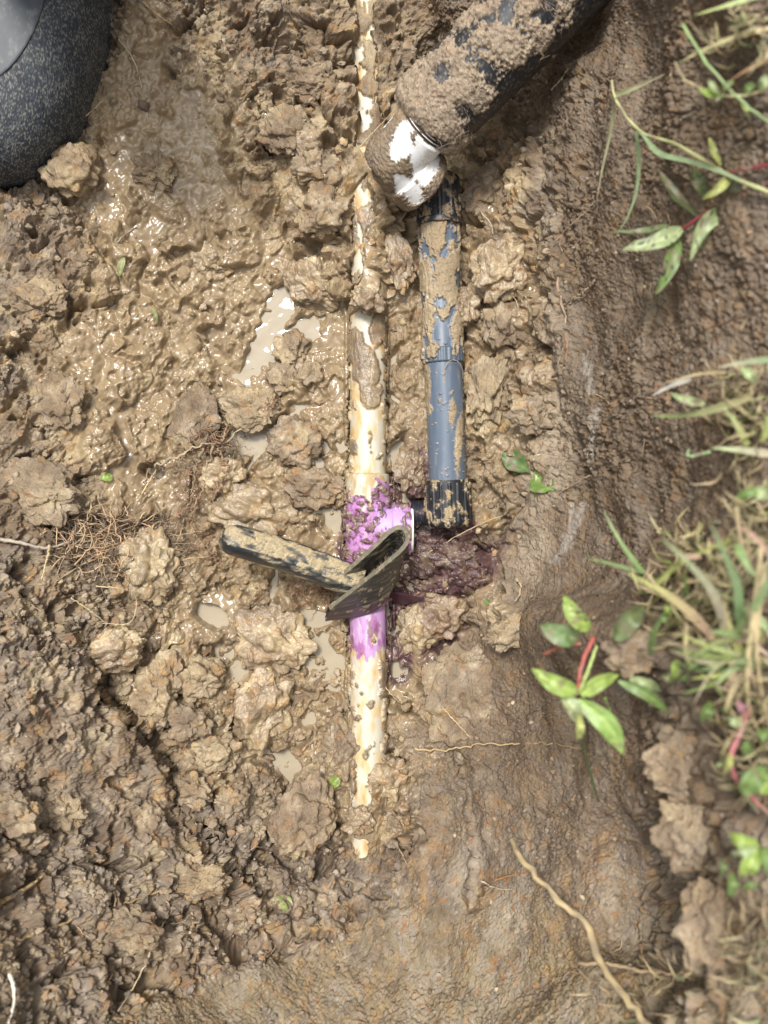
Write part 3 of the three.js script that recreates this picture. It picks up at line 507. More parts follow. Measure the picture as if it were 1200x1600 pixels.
// what lies on the pipe: ochre stains over white, smears of mud, primer near the tee
function pipeCoat(p, n) {
  const py = 800 + p.z / (K * (EYE - .03)), px = 600 + p.x / (K * (EYE - .03));
  const f = fbm(p.x * 60, p.y * 60, p.z * 22, 4), g = fbm(p.x * 140 + 5, p.y * 140, p.z * 40, 3), h = fbm(p.x * 45 + 9, p.y * 45, p.z * 30, 3);
  let q = vary([.52, .48, .385], g, .14); q = mix3(q, [.52, .36, .16], .88 * ss(-.16, .34, f + .3 * g)); q = mix3(q, [.34, .20, .075], .7 * ss(.34, .6, f + .35 * g));
  const side = ss(12, 27, Math.abs(px - 575)); q = mix3(q, [.45, .31, .14], side * .55 * ss(-.3, .3, h));
  let lift = 0, m = 0;
  const pat = Math.max(blobs([[572, 575, 20, 42, -.15], [580, 620, 16, 22, 0], [556, 540, 14, 30, 0], [588, 515, 12, 30, .1]], px, py, .3 * h, .3), py < 450 ? ss(-.16, .06, h + .3 * g + .010 * (px - 568)) : 0, py > 1000 ? ss(.25, .42, h + .2 * g + .4 * side - .1) : 0, ss(.42, .6, h + .25 * side));
  if (pat > .2) q = mix3(q, [.40, .30, .18], .75 * ss(.2, .5, pat)); if (pat > .5) { lift = .0006 + .0024 * ss(.5, 1, pat) + .0006 * g; m = py < 300 ? 1 : 2; q = mudShade(p, .4); }
  if (py > 738 && py < 800) q = mix3(q, [.36, .25, .115], .75 * ss(-.35, .25, g + f)); const pr = py > 735 && py < 960 ? ss(765, 805, py + 36 * h + (px > 580 ? 22 : 0)) : ss(1026, 996, py + 34 * h + 26 * g) * ss(930, 950, py);
  const base0 = q; if (pr > .2 || (py > 745 && py < 800 && ell(px, py, [598, 770, 17, 17]) < 1 + .4 * g)) { q = py > 940 ? mix3([.44, .25, .46], mix3([.30, .11, .26], [.55, .46, .44], ss(-.1, .4, g)), ss(-.2, .2, f)) : purple(p); const cap = ell(px, py, [612, 812, 26, 22, -.2]) + .5 * g + .35 * f; if (cap < 1 && py < 940) q = vary([.46, .28, .57], g, .14); const crud = fbm(p.x * 75, p.y * 75, p.z * 75, 3); q = mix3(base0, q, Math.max(ss(.1, .7, pr), py < 800 ? .8 : 0)); lift = .0002; m = 0; if (crud < .02 + .12 * g && cap > .75 && py < 940) { lift = .0030 * ss(.02, -.3, crud) + .0006; q = mix3([.13, .06, .075], [.24, .175, .13], ss(-.25, .3, g)); m = 2; } else if (py > 940 && f + .4 * g > .3) q = mix3(q, [.16, .07, .09], .8); }
  return [lift, ...q, m];
}
{
  const t = thing('water_pipe', 'long white plastic pipe with a purple-stained tee, half buried in mud', 'pipe', V(WP.x, WP.y - WP.r, 0));
  const z = (py) => (py - 800) * K * (EYE - WP.y);
  mesh('pipe', tube([V(WP.x, WP.y, z(-330)), V(WP.x, WP.y, z(760))], WP.r, 96, 620, { slots: 3, coat: pipeCoat }), COAT(PVC), t);
  mesh('pipe', tube([V(WP.x, WP.y, z(930)), V(WP.x, WP.y, z(1430))], WP.r, 96, 300, { slots: 3, coat: pipeCoat, caps: 3 }), COAT(PVC), t);
  const R1 = .0244, teeR = (s) => { const a = clamp(Math.min(s, 1 - s) * 12); return R1 - .0014 * (1 - Math.sqrt(1 - (1 - a) ** 2)); };
  const tee = mesh('tee', tube([V(WP.x, WP.y, z(741)), V(WP.x, WP.y, z(944))], (s) => teeR(s), 110, 170, { slots: 3, coat: pipeCoat, caps: 6 }), COAT(PVC), t);
  const bz = z(826), by = WP.y + .001;
  mesh('branch', tube([V(WP.x, by, bz), V(.0325, by, bz)], (s) => .0242 + .0022 * ss(.52, .56, s), 96, 70, { slots: 3, caps: 6, up: V(0, 1, 0), coat: (p, n, u, v) => { const r = pipeCoat(p, n); if (p.x > .0298) return [0, ...vary([.74, .70, .60], N3(p.x * 200, p.y * 200, p.z * 200), .2), 0]; return r; } }), COAT(PVC), tee);
}
// ---------------------------------------------------------------- grey pipe with its black fittings
const greyCoat = (p) => {
  const py = 800 + p.z / (K * (EYE - .05)), px = 600 + p.x / (K * (EYE - .055));
  const f = fbm(p.x * 50, p.y * 50, p.z * 26, 4), g = fbm(p.x * 170, p.y * 170, p.z * 110, 3), st = fbm(p.x * 130, p.y * 130, p.z * 18, 3);
  let q = vary([.10, .127, .168], st, .16); q = mix3(q, [.22, .205, .18], .45 * ss(.1, .6, st + .3 * g)); let lift = 0, m = 0;
  const c = Math.max(ss(.12, .3, f + .25 * g + .42 * blobs([[690, 430, 30, 80, 0], [668, 400, 14, 60, 0], [716, 480, 16, 50, 0], [664, 540, 14, 60, 0]], px, py, 0, .5) + .2 * ss(420, 340, py) - .35 * ss(540, 570, py)), blobs([[718, 690, 6, 46, .08], [707, 645, 6, 18, 0], [668, 600, 5, 30, 0], [700, 733, 26, 5, 0, .0]], px, py, .5 * g, .25), g + .3 * f > .62 ? 1 : 0);
  if (c > .1) q = mix3(q, [.34, .27, .18], .8 * ss(.02, .5, c + .3 * st) * clamp(.6 + .8 * st)); if (c > .5) { lift = .0004 + .0022 * ss(.5, 1, c) * (py < 560 ? 1 : .25) + .0008 * g; m = 1; q = mix3(mudShade(p, .25), [.36, .28, .175], .55); }
  return [lift, ...q, m];
};
const blackCoat = (amount, col = [.014, .015, .018], pale = [.36, .275, .165]) => (p, n, u, v) => {
  const f = fbm(p.x * 55, p.y * 55, p.z * 55, 4), g = fbm(p.x * 190, p.y * 190, p.z * 190, 3), s = fbm(p.x * 260, p.y * 120, p.z * 40, 2);
  let q = vary(col, g, .4); q = mix3(q, [.06, .065, .07], .5 * ss(.2, .6, s)); let lift = 0, m = 0;
  const fl = f + .3 * g - .5 + amount; if (fl > -.3) q = mix3(q, pale, .5 * ss(-.3, 0, fl) * clamp(.5 + s)); if (f + .3 * g > .5 - amount) { const c = ss(.5 - amount, .75 - amount, f + .3 * g); lift = .0002 + .0011 * c; m = 1; q = mix3(mudShade(p, .3), pale, .65); }
  return [lift, ...q, m];
};
{
  const t = thing('riser_pipe', 'grey plastic pipe with black ribbed fittings at both ends, beside the white pipe', 'pipe', V(GP0.x, 0, (GP0.z + GP1.z) / 2));
  const along = (py) => GP0.clone().lerp(GP1, (py - 300) / 500);
  mesh('pipe', tube([along(330), along(765)], GR, 96, 420, { slots: 3, coat: greyCoat }), COAT(GREY), t);
  mesh('collar', tube([along(543), along(566)], (s, a) => GR + .0019 + .0004 * Math.cos(a * 24) - .001 * (Math.abs(s - .5) > .45 ? 1 : 0), 144, 26, { slots: 3, caps: 3, coat: (p) => { const r = greyCoat(p); return r[4] && p.x < along(555).x - .004 ? r : [0, ...vary([.09, .112, .142], N3(p.x * 300, p.y * 300, p.z * 300), .15), 0]; } }), COAT(GREY), t);
  const ribs = (n, d) => (s, a) => { const c = Math.cos(a * n); return d * ss(.45, .8, c); };
  const low = ribs(16, .0011), e1 = mesh('elbow', tube([along(749), along(823)], (s, a) => .0245 + low(s, a) * ss(.04, .1, s) * ss(1, .9, s) - .004 * Math.pow(clamp((s - .86) / .14), 2), 220, 90, { slots: 3, caps: 6, coat: blackCoat(.27) }), COAT(BLACK), t);
  const c1 = along(808), x0 = c1.x - .018;
  mesh('inlet', tube([V(.031, WP.y + .003, c1.z - .004), V(x0 + .006, c1.y - .012, c1.z - .004)], (s, a) => .0135 + .0007 * Math.cos(s * 60), 48, 50, { slots: 3, coat: blackCoat(.12, [.02, .02, .028], [.16, .09, .09]) }), COAT(BLACK), e1);
  const up = ribs(10, .0016), e2 = mesh('elbow', tube([along(276), along(350)], (s, a) => .0226 + up(s, a) - .003 * Math.pow(clamp((.12 - s) / .12), 2), 180, 80, { slots: 3, caps: 6, coat: blackCoat(.27, [.013, .014, .017], [.24, .175, .115]) }), COAT(BLACK), t);
  mesh('rim', tube([along(344), along(353)], .0252, 96, 10, { slots: 3, caps: 3, coat: blackCoat(.2, [.013, .014, .017], [.24, .175, .115]) }), COAT(BLACK), e2);
}
// ---------------------------------------------------------------- white threaded elbow and the black sprinkler body
const whiteCoat = (p) => {
  const f = fbm(p.x * 42 + 2, p.y * 42, p.z * 42, 4, .55), g = fbm(p.x * 220, p.y * 220, p.z * 220, 3), px = 600 + p.x / (K * (EYE - .10)), py = 800 + p.z / (K * (EYE - .10));
  let q = vary([.80, .80, .785], g, .03), lift = 0, m = 0; q = mix3(q, [.52, .45, .36], .5 * ss(.1, .5, g + f));
  const w = blobs([[628, 248, 16, 24, .3], [652, 208, 12, 24, -.55], [662, 262, 22, 34, .4], [640, 300, 26, 10, .5], [612, 200, 7, 26, .7]], px, py, .22 * g + .45 * f, .3);
  if (w < .8) q = mix3(q, [.36, .29, .22], .6 * ss(.8, .5, w)); if (w < .55) { lift = .0004 + .0016 * ss(.5, 0, w) + .0012 * g; m = 1; q = mix3(mudShade(p, 1), [.18, .13, .085], .5); }
  return [lift, ...q, m];
};
{
  const A = at(656, 205, .125), Cn = at(618, 247, .105), B = at(660, 286, .080);
  const t = thing('threaded_elbow', 'white threaded plastic elbow smeared with mud below the black sprinkler body', 'pipe elbow', V(Cn.x, .03, Cn.z));
  const dir = A.clone().sub(Cn).normalize(), r = .0285, out = B.clone().sub(Cn).normalize();
  const body = mesh('body', tube([Cn.clone().addScaledVector(dir, -.016), A.clone().addScaledVector(dir, .003)], (s) => r - .004 * Math.pow(clamp(1 - s / .25), 2) - .0012 * ss(.97, 1, s), 120, 130, { slots: 3, caps: 8, coat: whiteCoat }), COAT(PVC), t);
  mesh('socket', tube([Cn.clone().addScaledVector(out, -.004), B], (s) => r - .001 + .0042 * ss(.46, .5, s) - .0012 * ss(.96, 1, s), 120, 130, { slots: 3, caps: 8, coat: whiteCoat }), COAT(PVC), t);
  mesh('thread', tube([A.clone().addScaledVector(dir, -.010), A.clone().addScaledVector(dir, .014)], (s, a) => .0236 + .0013 * Math.cos(s * 2 * Math.PI * 7 + a), 96, 120, { slots: 3, coat: (p, n, u, v) => { const c = Math.cos(v * 2 * Math.PI * 7 + u * 2 * Math.PI); return c > .72 && N3(p.x * 70, p.y * 70, p.z * 70) > -.45 ? [0, .78, .77, .74, 0] : [0, .10, .07, .05, 1]; } }), COAT(PVC), t);
  const rb0 = at(652, 250, .118), rb1 = at(680, 273, .086);
  mesh('rib', tube([rb0, rb1], (s) => .0042, 14, 12, { slots: 3, caps: 2, coat: (p) => [0, .79, .79, .78, 0] }), COAT(PVC), body);
}
{
  const S0 = at(657, 196, .115), S1 = at(1140, -290, .235), axis = S1.clone().sub(S0).normalize(), r = .0425;
  const crust = (p, n, u, v) => {
    const f = fbm(p.x * 26, p.y * 26, p.z * 26, 4), g = fbm(p.x * 150, p.y * 150, p.z * 150, 4, .65), e = fbm(p.x * 420, p.y * 420, p.z * 420, 2), sc = fbm(p.x * 230, p.y * 230, p.z * 230, 3);
    const edge = clamp(1 - n.y), along = p.clone ? 0 : (p.x - S0.x) * axis.x + (p.y - S0.y) * axis.y + (p.z - S0.z) * axis.z;
    const k = f + .28 * g - .75 * ss(.35, .8, edge) - .22 * ss(.09, .2, along) + .75 * ss(.05, .01, along) + .18;
    if (k > 0) { const c = ss(0, .4, k) * .9; let q = mix3(mudShade(p, .9), [.33, .255, .185], .6); q = mix3(q, [.46, .37, .27], .6 * ss(.1, .5, e + g)); q = mix3(q, [.10, .07, .05], .5 * ss(.15, .5, -g)); return [.0008 + .0030 * c + .0016 * g * c + .0006 * e, ...q, 1]; }
    let q = vary([.016, .017, .02], g, .3); q = mix3(q, [.17, .14, .105], .75 * ss(.12, .5, sc + .3 * g)); return [0, ...q, 0];
  };
  const t = thing('sprinkler_body', 'large black cylindrical sprinkler body caked with brown mud at the top', 'sprinkler', S0.clone().setY(S0.y - r));
  const b = mesh('body', tube([S0, S1], (s) => r - .010 * Math.pow(1 - clamp(s / .035), 2.2), 260, 460, { slots: 2, caps: 12, coat: crust }), [BLACK, new THREE.MeshPhysicalMaterial({ vertexColors: true, roughness: .95, ...soilBump, specularIntensity: .3, name: 'dried_mud' })], t);
  // root hairs in the crust
  const r2 = rng(17);
  const hair = []; for (let i = 0; i < 70; i++) { const s = r2() * .26, a = (r2() - .5) * 2.2, c = S0.clone().addScaledVector(axis, s), n = V(0, 1, 0).addScaledVector(axis, -axis.y).normalize(), bb = new THREE.Vector3().crossVectors(axis, n), pt = (a, d, o) => c.clone().addScaledVector(axis, o).addScaledVector(n, Math.cos(a) * d).addScaledVector(bb, Math.sin(a) * d); hair.push(thread([pt(a, r + .003, 0), pt(a + .1, r + .0085, .006 * (r2() - .5)), pt(a + .25 * (r2() - .3), r + .006, .014 * (r2() - .5)), pt(a + .3, r + .004, .02 * (r2() - .5))], .00028, [.36, .26, .17], { n: 8, sides: 4, seed: i })); }
  tag(mesh('root_hair', mergeGeometries(hair), ROOTM, t), null, null, null, 'stuff');
}
// ---------------------------------------------------------------- pipe cutter
function plate(P, nv, thick, coat, mats, parent, name) {                          // P(u, v) a sheet; both faces and the edge between them
  const nu = 60, mid = gridMesh(nu, nv, P), p = mid.attributes.position.array, n = mid.attributes.normal.array, w = nu + 1;
  const sheet = (u, v) => { // u runs round the section: front face, edge, back face, edge
    const s = u * 4, face = s < 1.8 ? 1 : s < 2 ? 1 - (s - 1.8) * 10 : s < 3.8 ? -1 : -1 + (s - 3.8) * 10, j = Math.round((s < 1.8 ? s / 1.8 : s < 2 ? 1 : s < 3.8 ? 1 - (s - 2) / 1.8 : 0) * nu), i = Math.round(v * nv), k = (i * w + j) * 3;
    return [p[k] + n[k] * face * thick / 2, p[k + 1] + n[k + 1] * face * thick / 2, p[k + 2] + n[k + 2] * face * thick / 2];
  };
  return mesh(name, gridMesh(160, nv, sheet, { closed: true, slots: 3, coat }), mats, parent);
}
{
  const H0 = at(346, 838, .105), H1 = at(558, 910, .052);
  const t = thing('pipe_cutter', 'mud-smeared black pipe cutter lying open across the white pipe below the tee', 'pipe cutter', V(at(580, 900, .03).x, .01, at(580, 900, .03).z));
  const handleCoat = (p, n) => {
    const dd = H1.clone().sub(H0).normalize(), al = (p.x - H0.x) * dd.x + (p.y - H0.y) * dd.y + (p.z - H0.z) * dd.z, ac = (p.z - H0.z) * dd.x - (p.x - H0.x) * dd.z, f = fbm(al * 26, ac * 95, p.y * 60 + 3, 4), g = fbm(al * 130, ac * 300, p.y * 240, 3);
    let q = vary([.022, .026, .03], g, .4); const hk = f + .22 * g + .55 * (n.y * .9 - n.z * .4 > .75 ? 1 : 0) - .36; q = mix3(q, [.20, .175, .13], .8 * ss(-.45, .02, hk)); let lift = 0, m = 0;
    if (f + .22 * g + .55 * (n.y * .9 - n.z * .4 > .75 ? 1 : 0) - .34 > .02) { m = 1; lift = .0002 + .0006 * ss(0, .4, f + .3); q = mix3([.42, .33, .19], [.30, .24, .16], ss(-.2, .4, g)); }
    return [lift, ...q, m];
  };
  // rounded box section, broader towards the far end
  const box = (hw, hh) => (s, a) => { const c = Math.abs(Math.cos(a)), d = Math.abs(Math.sin(a)), pw = 3.2; return 1 / Math.pow(Math.pow(c / hh, pw) + Math.pow(d / hw, pw), 1 / pw); };
  const sec = box(.0146, .0160);
  mesh('handle', tube([H0, at(440, 866, .082), at(505, 890, .066), H1], (s, a) => sec(s, a) * (1 + .14 * s) * (s < .1 ? Math.sqrt(1 - .86 * (1 - s / .1) ** 2) : 1) * (1 - .012 * Math.cos(s * 60) * (s > .3 && s < .7 ? 1 : 0)), 90, 160, { slots: 3, caps: 8, up: V(-.12, 1, -.40).normalize(), coat: handleCoat }), COAT(BLACK), t);
  // the second handle: a channel folded from one strip
  const top = new THREE.CatmullRomCurve3([at(526, 905, .07), at(548, 886, .083), at(580, 858, .10), at(610, 830, .113), at(622, 824, .115), at(634, 828, .115), at(637, 842, .114), at(631, 854, .112), at(600, 882, .10), at(560, 914, .082), at(514, 950, .06)], false, 'centripetal');
  const bot = new THREE.CatmullRomCurve3([at(540, 918, .035), at(560, 905, .045), at(588, 880, .058), at(608, 858, .068), at(615, 856, .07), at(621, 860, .07), at(624, 872, .068), at(622, 892, .062), at(608, 925, .046), at(584, 953, .034), at(508, 968, .028)], false, 'centripetal');
  const chCoat = (p, n, u, v) => {
    const f = fbm(p.x * 70, p.y * 70, p.z * 70, 3), s = fbm(p.x * 60 + p.z * 200, p.y * 260, p.z * 60, 3), g = fbm(p.x * 300, p.y * 300, p.z * 300, 2);
    let q = vary([.028, .029, .027], g, .35); q = mix3(q, [.17, .15, .115], .7 * ss(-.05, .45, s)); if (v < .42) q = mix3(q, [.30, .25, .165], .6 * ss(-.1, .4, f + .4 * s)); const rimv = u < .5 ? u / .45 : 0; let m = 0, lift = 0;
    if (p.y < .05 && f > -.3) q = mix3(q, [.10, .05, .07], .6);
    if (f + .3 * g > .42) { m = 1; lift = .0004; q = [.30, .23, .14]; }
    if (u > .44 && u < .51) { q = mix3(q, [.22, .19, .13], .6); }
    return [lift, ...q, m];
  };
  plate((u, v) => bot.getPoint(v).lerp(top.getPoint(v), u), 150, .0046, chCoat, COAT(BLACK), t, 'channel_handle');
  plate((u, v) => bot.getPoint(.03 + .33 * v).lerp(bot.getPoint(.97 - .33 * v), u), 60, .004, (p) => { const g = fbm(p.x * 150, p.y * 150, p.z * 150, 3); return [.0008 * g, ...mix3([.02, .02, .019], [.22, .16, .10], ss(.0, .4, g)), g > .2 ? 1 : 0]; }, COAT(BLACK), t, 'web');
  const bA = [at(598, 921, .030), at(664, 936, .022)], bB = [at(600, 937, .012), at(630, 944, .008)];
  plate((u, v) => bA[0].clone().lerp(bA[1], v).lerp(bB[0].clone().lerp(bB[1], v), u), 40, .002, (p, n, u, v) => { const g = fbm(p.x * 200, p.y * 200, p.z * 200, 3); return [0, ...vary([.05, .018, .028], g, .5), 0]; }, COAT(vc(.3, { name: 'stained_steel' })), t, 'blade');
  mesh('bolt', tube([at(572, 943, .050), at(572, 944, .043)], .0056, 20, 4, { slots: 3, caps: 3, coat: (p) => [0, .10, .075, .06, 1], up: V(1, 0, 0) }), COAT(BLACK), t);
}
// ---------------------------------------------------------------- the boot
{
  const OUT = [[172, -20], [158, 85], [140, 148], [116, 198], [86, 240], [46, 274], [0, 294], [-60, 304], [-120, 280], [-158, 200], [-172, 60], [-168, -120], [-130, -300], [-40, -390], [70, -370], [140, -260], [170, -130]];
  const C0 = [-10, -60], curve = new THREE.CatmullRomCurve3(OUT.map(([x, y]) => V(x, y, 0)), true, 'centripetal'), ring = Array.from({ length: 961 }, (_, i) => curve.getPointAt((i % 960) / 960));
  const edgeY = .08, P = (u, f, y) => { const q = ring[Math.round(u * 960)], b = at(C0[0] + (q.x - C0[0]) * f, C0[1] + (q.y - C0[1]) * f, edgeY); return [b.x, y, b.z]; };
  const t = thing('rubber_boot', 'dark grey rubber boot with pebbled mud-speckled edge in the top left corner', 'boot', at(C0[0], C0[1], .03).setY(.03));
  const prof = (v) => { const a = v * Math.PI * .5; return v < .3 ? [.95 - .03 * (1 - v / .3) ** 2, mix(.028, edgeY, v / .3)] : [mix(.95, .64, 1 - Math.cos((v - .3) / .7 * Math.PI / 2)), edgeY + .052 * Math.sin((v - .3) / .7 * Math.PI / 2)]; };
  mesh('rand', gridMesh(960, 120, (u, v) => { const [f, y] = prof(v); return P(u, f, y); }, { closed: true, flip: true, coat: (p, n, u, v) => {
    const c = cell(p.x * 640, p.y * 640, p.z * 640), b = 1 - c.f1, g = fbm(p.x * 40, p.y * 40, p.z * 40, 3), sp = c.r;
    let q = vary([.026, .032, .042], g, .3); q = mix3(q, [.34, .32, .26], clamp(.6 * ss(.35, .8, sp + .35 * g + .25 * ss(.34, .1, v)) * ss(.35, .7, b)));
    return [.0011 * b, ...q, 0]; } }), vc(.75, { name: 'pebbled_rubber' }), t);
  mesh('vamp', gridMesh(480, 160, (u, v) => { const f = v < .1 ? mix(.658, .668, Math.sin(v * 15.7)) : mix(.66, .03, (v - .1) / .9), y = edgeY + (v < .1 ? mix(.046, .0545, v / .1) : .0545 + .012 * Math.sin((v - .1) / .9 * 1.57)); return P(u, f, y); }, { closed: true, flip: true, coat: (p) => {
    const g = fbm(p.x * 60, p.y * 60, p.z * 40, 5, .6), e = fbm(p.x * 260, p.y * 260, p.z * 200, 3); let q = vary([.058, .066, .076], g, .3); q = mix3(q, [.19, .185, .17], .5 * ss(.05, .6, g + .5 * e)); return [0, ...q, 0]; } }), vc(.55, { name: 'smooth_rubber' }), t);
  mesh('shaft', tube([at(-10, -215, .12), at(-25, -330, .30), at(-30, -420, .42)], (s) => .075 - .008 * s, 60, 20, { coat: (p) => [0, ...vary([.07, .08, .095], N3(p.x * 40, p.y * 40, p.z * 40), .3), 0] }), vc(.6, { name: 'shaft_rubber' }), t);
}
// ---------------------------------------------------------------- plants
const GREEN = [.17, .26, .07], PALEG = [.38, .46, .22], DULL = [.15, .19, .075], YEL = [.42, .45, .14], BRIGHT = [.33, .45, .10], DRY = [.52, .42, .23], PINK = [.44, .28, .20], RED = [.22, .035, .045];
function plant(name, label, category, rootPx, parts) {
  const t = thing(name, label, category, at(...rootPx));
  let n = 1;
  for (const [kind, pts, w, c, o = {}] of parts) {
    const mid = pts[Math.floor(pts.length / 2)], k = K * (EYE - (mid[2] ?? .3)); n++;
    if (kind === 'leaf') mesh('leaf', ribbon(pts, .76 * w * k, { leaf: true, n: 22, fold: o.fold ?? .3, roll: o.roll ?? .1 * (n % 5 - 2), colour: leafCol(c, { seed: n, ...o }), seed: n }), LEAF, t);
    else if (kind === 'blade') mesh('blade', ribbon(pts, w * k, { n: 24, fold: .3, roll: o.roll ?? 0, curl: o.curl ?? .4, colour: bladeCol(c, o.c2 ?? c, n), seed: n, base: o.base ?? .6 }), GRASS, t);
    else mesh('stem', thread(pts, w * k / 2, c, { wob: .0004, n: 20, mud: o.mud ?? .1, seed: n, taper: .3, sides: 8 }), STEM, t);
  }
  return t;
}
const lf = (x0, y0, x1, y1, w, c, h, o = {}) => { const mx = (x0 + x1) / 2 + (y1 - y0) * (o.bow ?? .06), my = (y0 + y1) / 2 - (x1 - x0) * (o.bow ?? .06); return ['leaf', [[x0, y0, h], [mx, my, h + (o.arch ?? .006)], [x1, y1, h - (o.drop ?? .004)]], w, c, o]; };
const bl = (pts, h0, h1, w, c, c2, o = {}) => ['blade', pts.map(([x, y], i) => [x, y, mix(h0, h1, i / (pts.length - 1))]), w, c, { c2, ...o }];
plant('weed', 'red-stemmed weed with black-spotted leaves at the upper right', 'weed', [1210, 280, .37], [
  ['stem', [[1215, 288, .39], [1160, 300, .36], [1112, 328, .335], [1066, 358, .315]], 7, RED],
  ['stem', [[1215, 256, .40], [1160, 265, .38], [1135, 272, .365]], 7, RED],
  lf(1066, 358, 970, 390, 38, PALEG, .315, { spots: .12 }), lf(1044, 352, 956, 362, 16, DULL, .318, { spots: .3, roll: .5 }), lf(1058, 366, 1024, 462, 34, GREEN, .31, { spots: .5, mud: .15 }),
  lf(1158, 322, 1078, 408, 34, PALEG, .335, { spots: .35, bow: -.18 }), lf(1118, 335, 1096, 398, 26, DULL, .325, { spots: .5 }), lf(1086, 336, 1026, 260, 22, [.10, .12, .045], .32, { mud: .25 }),
  lf(1106, 306, 1082, 260, 26, DULL, .335, { spots: .25 }), lf(1142, 274, 1096, 312, 20, YEL, .365), lf(1126, 258, 1108, 213, 16, YEL, .365, { spots: .1 }), lf(1140, 300, 1188, 270, 30, DULL, .36, { mud: .15 }), lf(1090, 350, 1080, 420, 14, DULL, .31, { mud: .2 }),
]);
plant('grass_sprig', 'uprooted grass sprig with drooping pale blades left of the spotted weed', 'grass', [1200, 300, .39], [
  ['stem', [[1205, 302, .39], [1140, 275, .37], [1062, 228, .335], [1000, 206, .30], [976, 178, .285], [960, 150, .275], [955, 126, .275]], 6, [.40, .40, .19], { mud: .35 }],
  bl([[1000, 206], [1030, 240], [1075, 252], [1130, 270], [1205, 305]], .305, .39, 12, [.24, .33, .16], [.30, .36, .20], { base: .4 }), bl([[960, 150], [955, 200], [942, 260], [932, 314]], .275, .22, 6, [.30, .32, .16], [.44, .39, .24]),
  bl([[993, 205], [998, 245], [994, 300], [980, 340], [964, 366]], .30, .25, 8, [.23, .32, .15], [.30, .36, .2]), bl([[962, 150], [985, 140], [1040, 115]], .28, .29, 9, [.22, .25, .09], [.25, .2, .12]),
]);
plant('grass_stalk', 'long green grass stalk slanting down the upper right corner', 'grass', [1210, 195, .43], [['stem', [[1066, 38, .40], [1090, 78, .41], [1120, 118, .42], [1160, 160, .42], [1212, 198, .42]], 5, [.26, .36, .15], { mud: -.5 }]]);
plant('grass_stalk', 'tan drooping grass blade below the top right corner', 'grass', [1210, 40, .43], [bl([[1210, 42], [1150, 58], [1100, 78], [1058, 100]], .43, .40, 11, DRY, [.40, .36, .16])]);
plant('grass_stalk', 'pale green grass blade along the top edge at right', 'grass', [1210, -10, .43], [bl([[1200, -12], [1140, 8], [1085, 24]], .43, .41, 12, PALEG, YEL)]);
plant('grass_stalk', 'reddish dry grass blade above the clover sprig', 'grass', [1210, 92, .43], [bl([[1210, 92], [1170, 108], [1138, 128]], .43, .41, 8, [.38, .23, .12], [.34, .2, .1])]);
plant('clover', 'small clover sprig hanging over the bank at upper right', 'clover', [1200, 140, .41], [
  ['stem', [[1205, 138, .42], [1160, 150, .41], [1125, 148, .41], [1095, 138, .4], [1070, 125, .39], [1054, 98, .385]], 5, [.42, .36, .2], { mud: .1 }],
  lf(1124, 148, 1090, 138, 22, BRIGHT, .415, { arch: .003 }), lf(1124, 146, 1108, 124, 18, PALEG, .417), lf(1126, 146, 1146, 126, 13, GREEN, .417), lf(1128, 148, 1112, 158, 10, GREEN, .414), lf(1160, 148, 1180, 130, 16, GREEN, .42), lf(1185, 138, 1204, 122, 22, PALEG, .42), lf(1158, 160, 1172, 190, 10, YEL, .41),
]);
plant('grass_tuft', 'muddy grass tuft jutting from the right bank at mid height', 'grass', [1210, 650, .42], [
  bl([[1212, 560], [1170, 566], [1122, 574]], .43, .41, 13, [.24, .33, .15], [.45, .4, .28]), bl([[1134, 582], [1090, 585], [1034, 600]], .40, .36, 6, DRY, [.55, .44, .25]), bl([[1080, 592], [1050, 602], [1018, 619]], .38, .35, 9, [.60, .57, .48], [.65, .62, .55]),
  lf(1102, 630, 1046, 614, 18, PALEG, .395, { mud: .1 }), bl([[1175, 620], [1115, 640], [1060, 650], [1018, 650]], .41, .37, 15, [.32, .28, .13], [.17, .24, .08]), bl([[1168, 696], [1150, 664], [1130, 636]], .41, .42, 15, YEL, PALEG), bl([[1212, 710], [1160, 704], [1112, 700]], .42, .41, 16, [.42, .33, .24], PALEG),
  lf(1158, 575, 1185, 600, 20, PALEG, .42), lf(1200, 650, 1190, 690, 24, YEL, .43), ['stem', [[1110, 706, .40], [1075, 712, .39], [1076, 702, .39]], 5, [.3, .4, .2]], bl([[1190, 690], [1200, 660], [1204, 630]], .43, .45, 14, YEL, PALEG),
]);
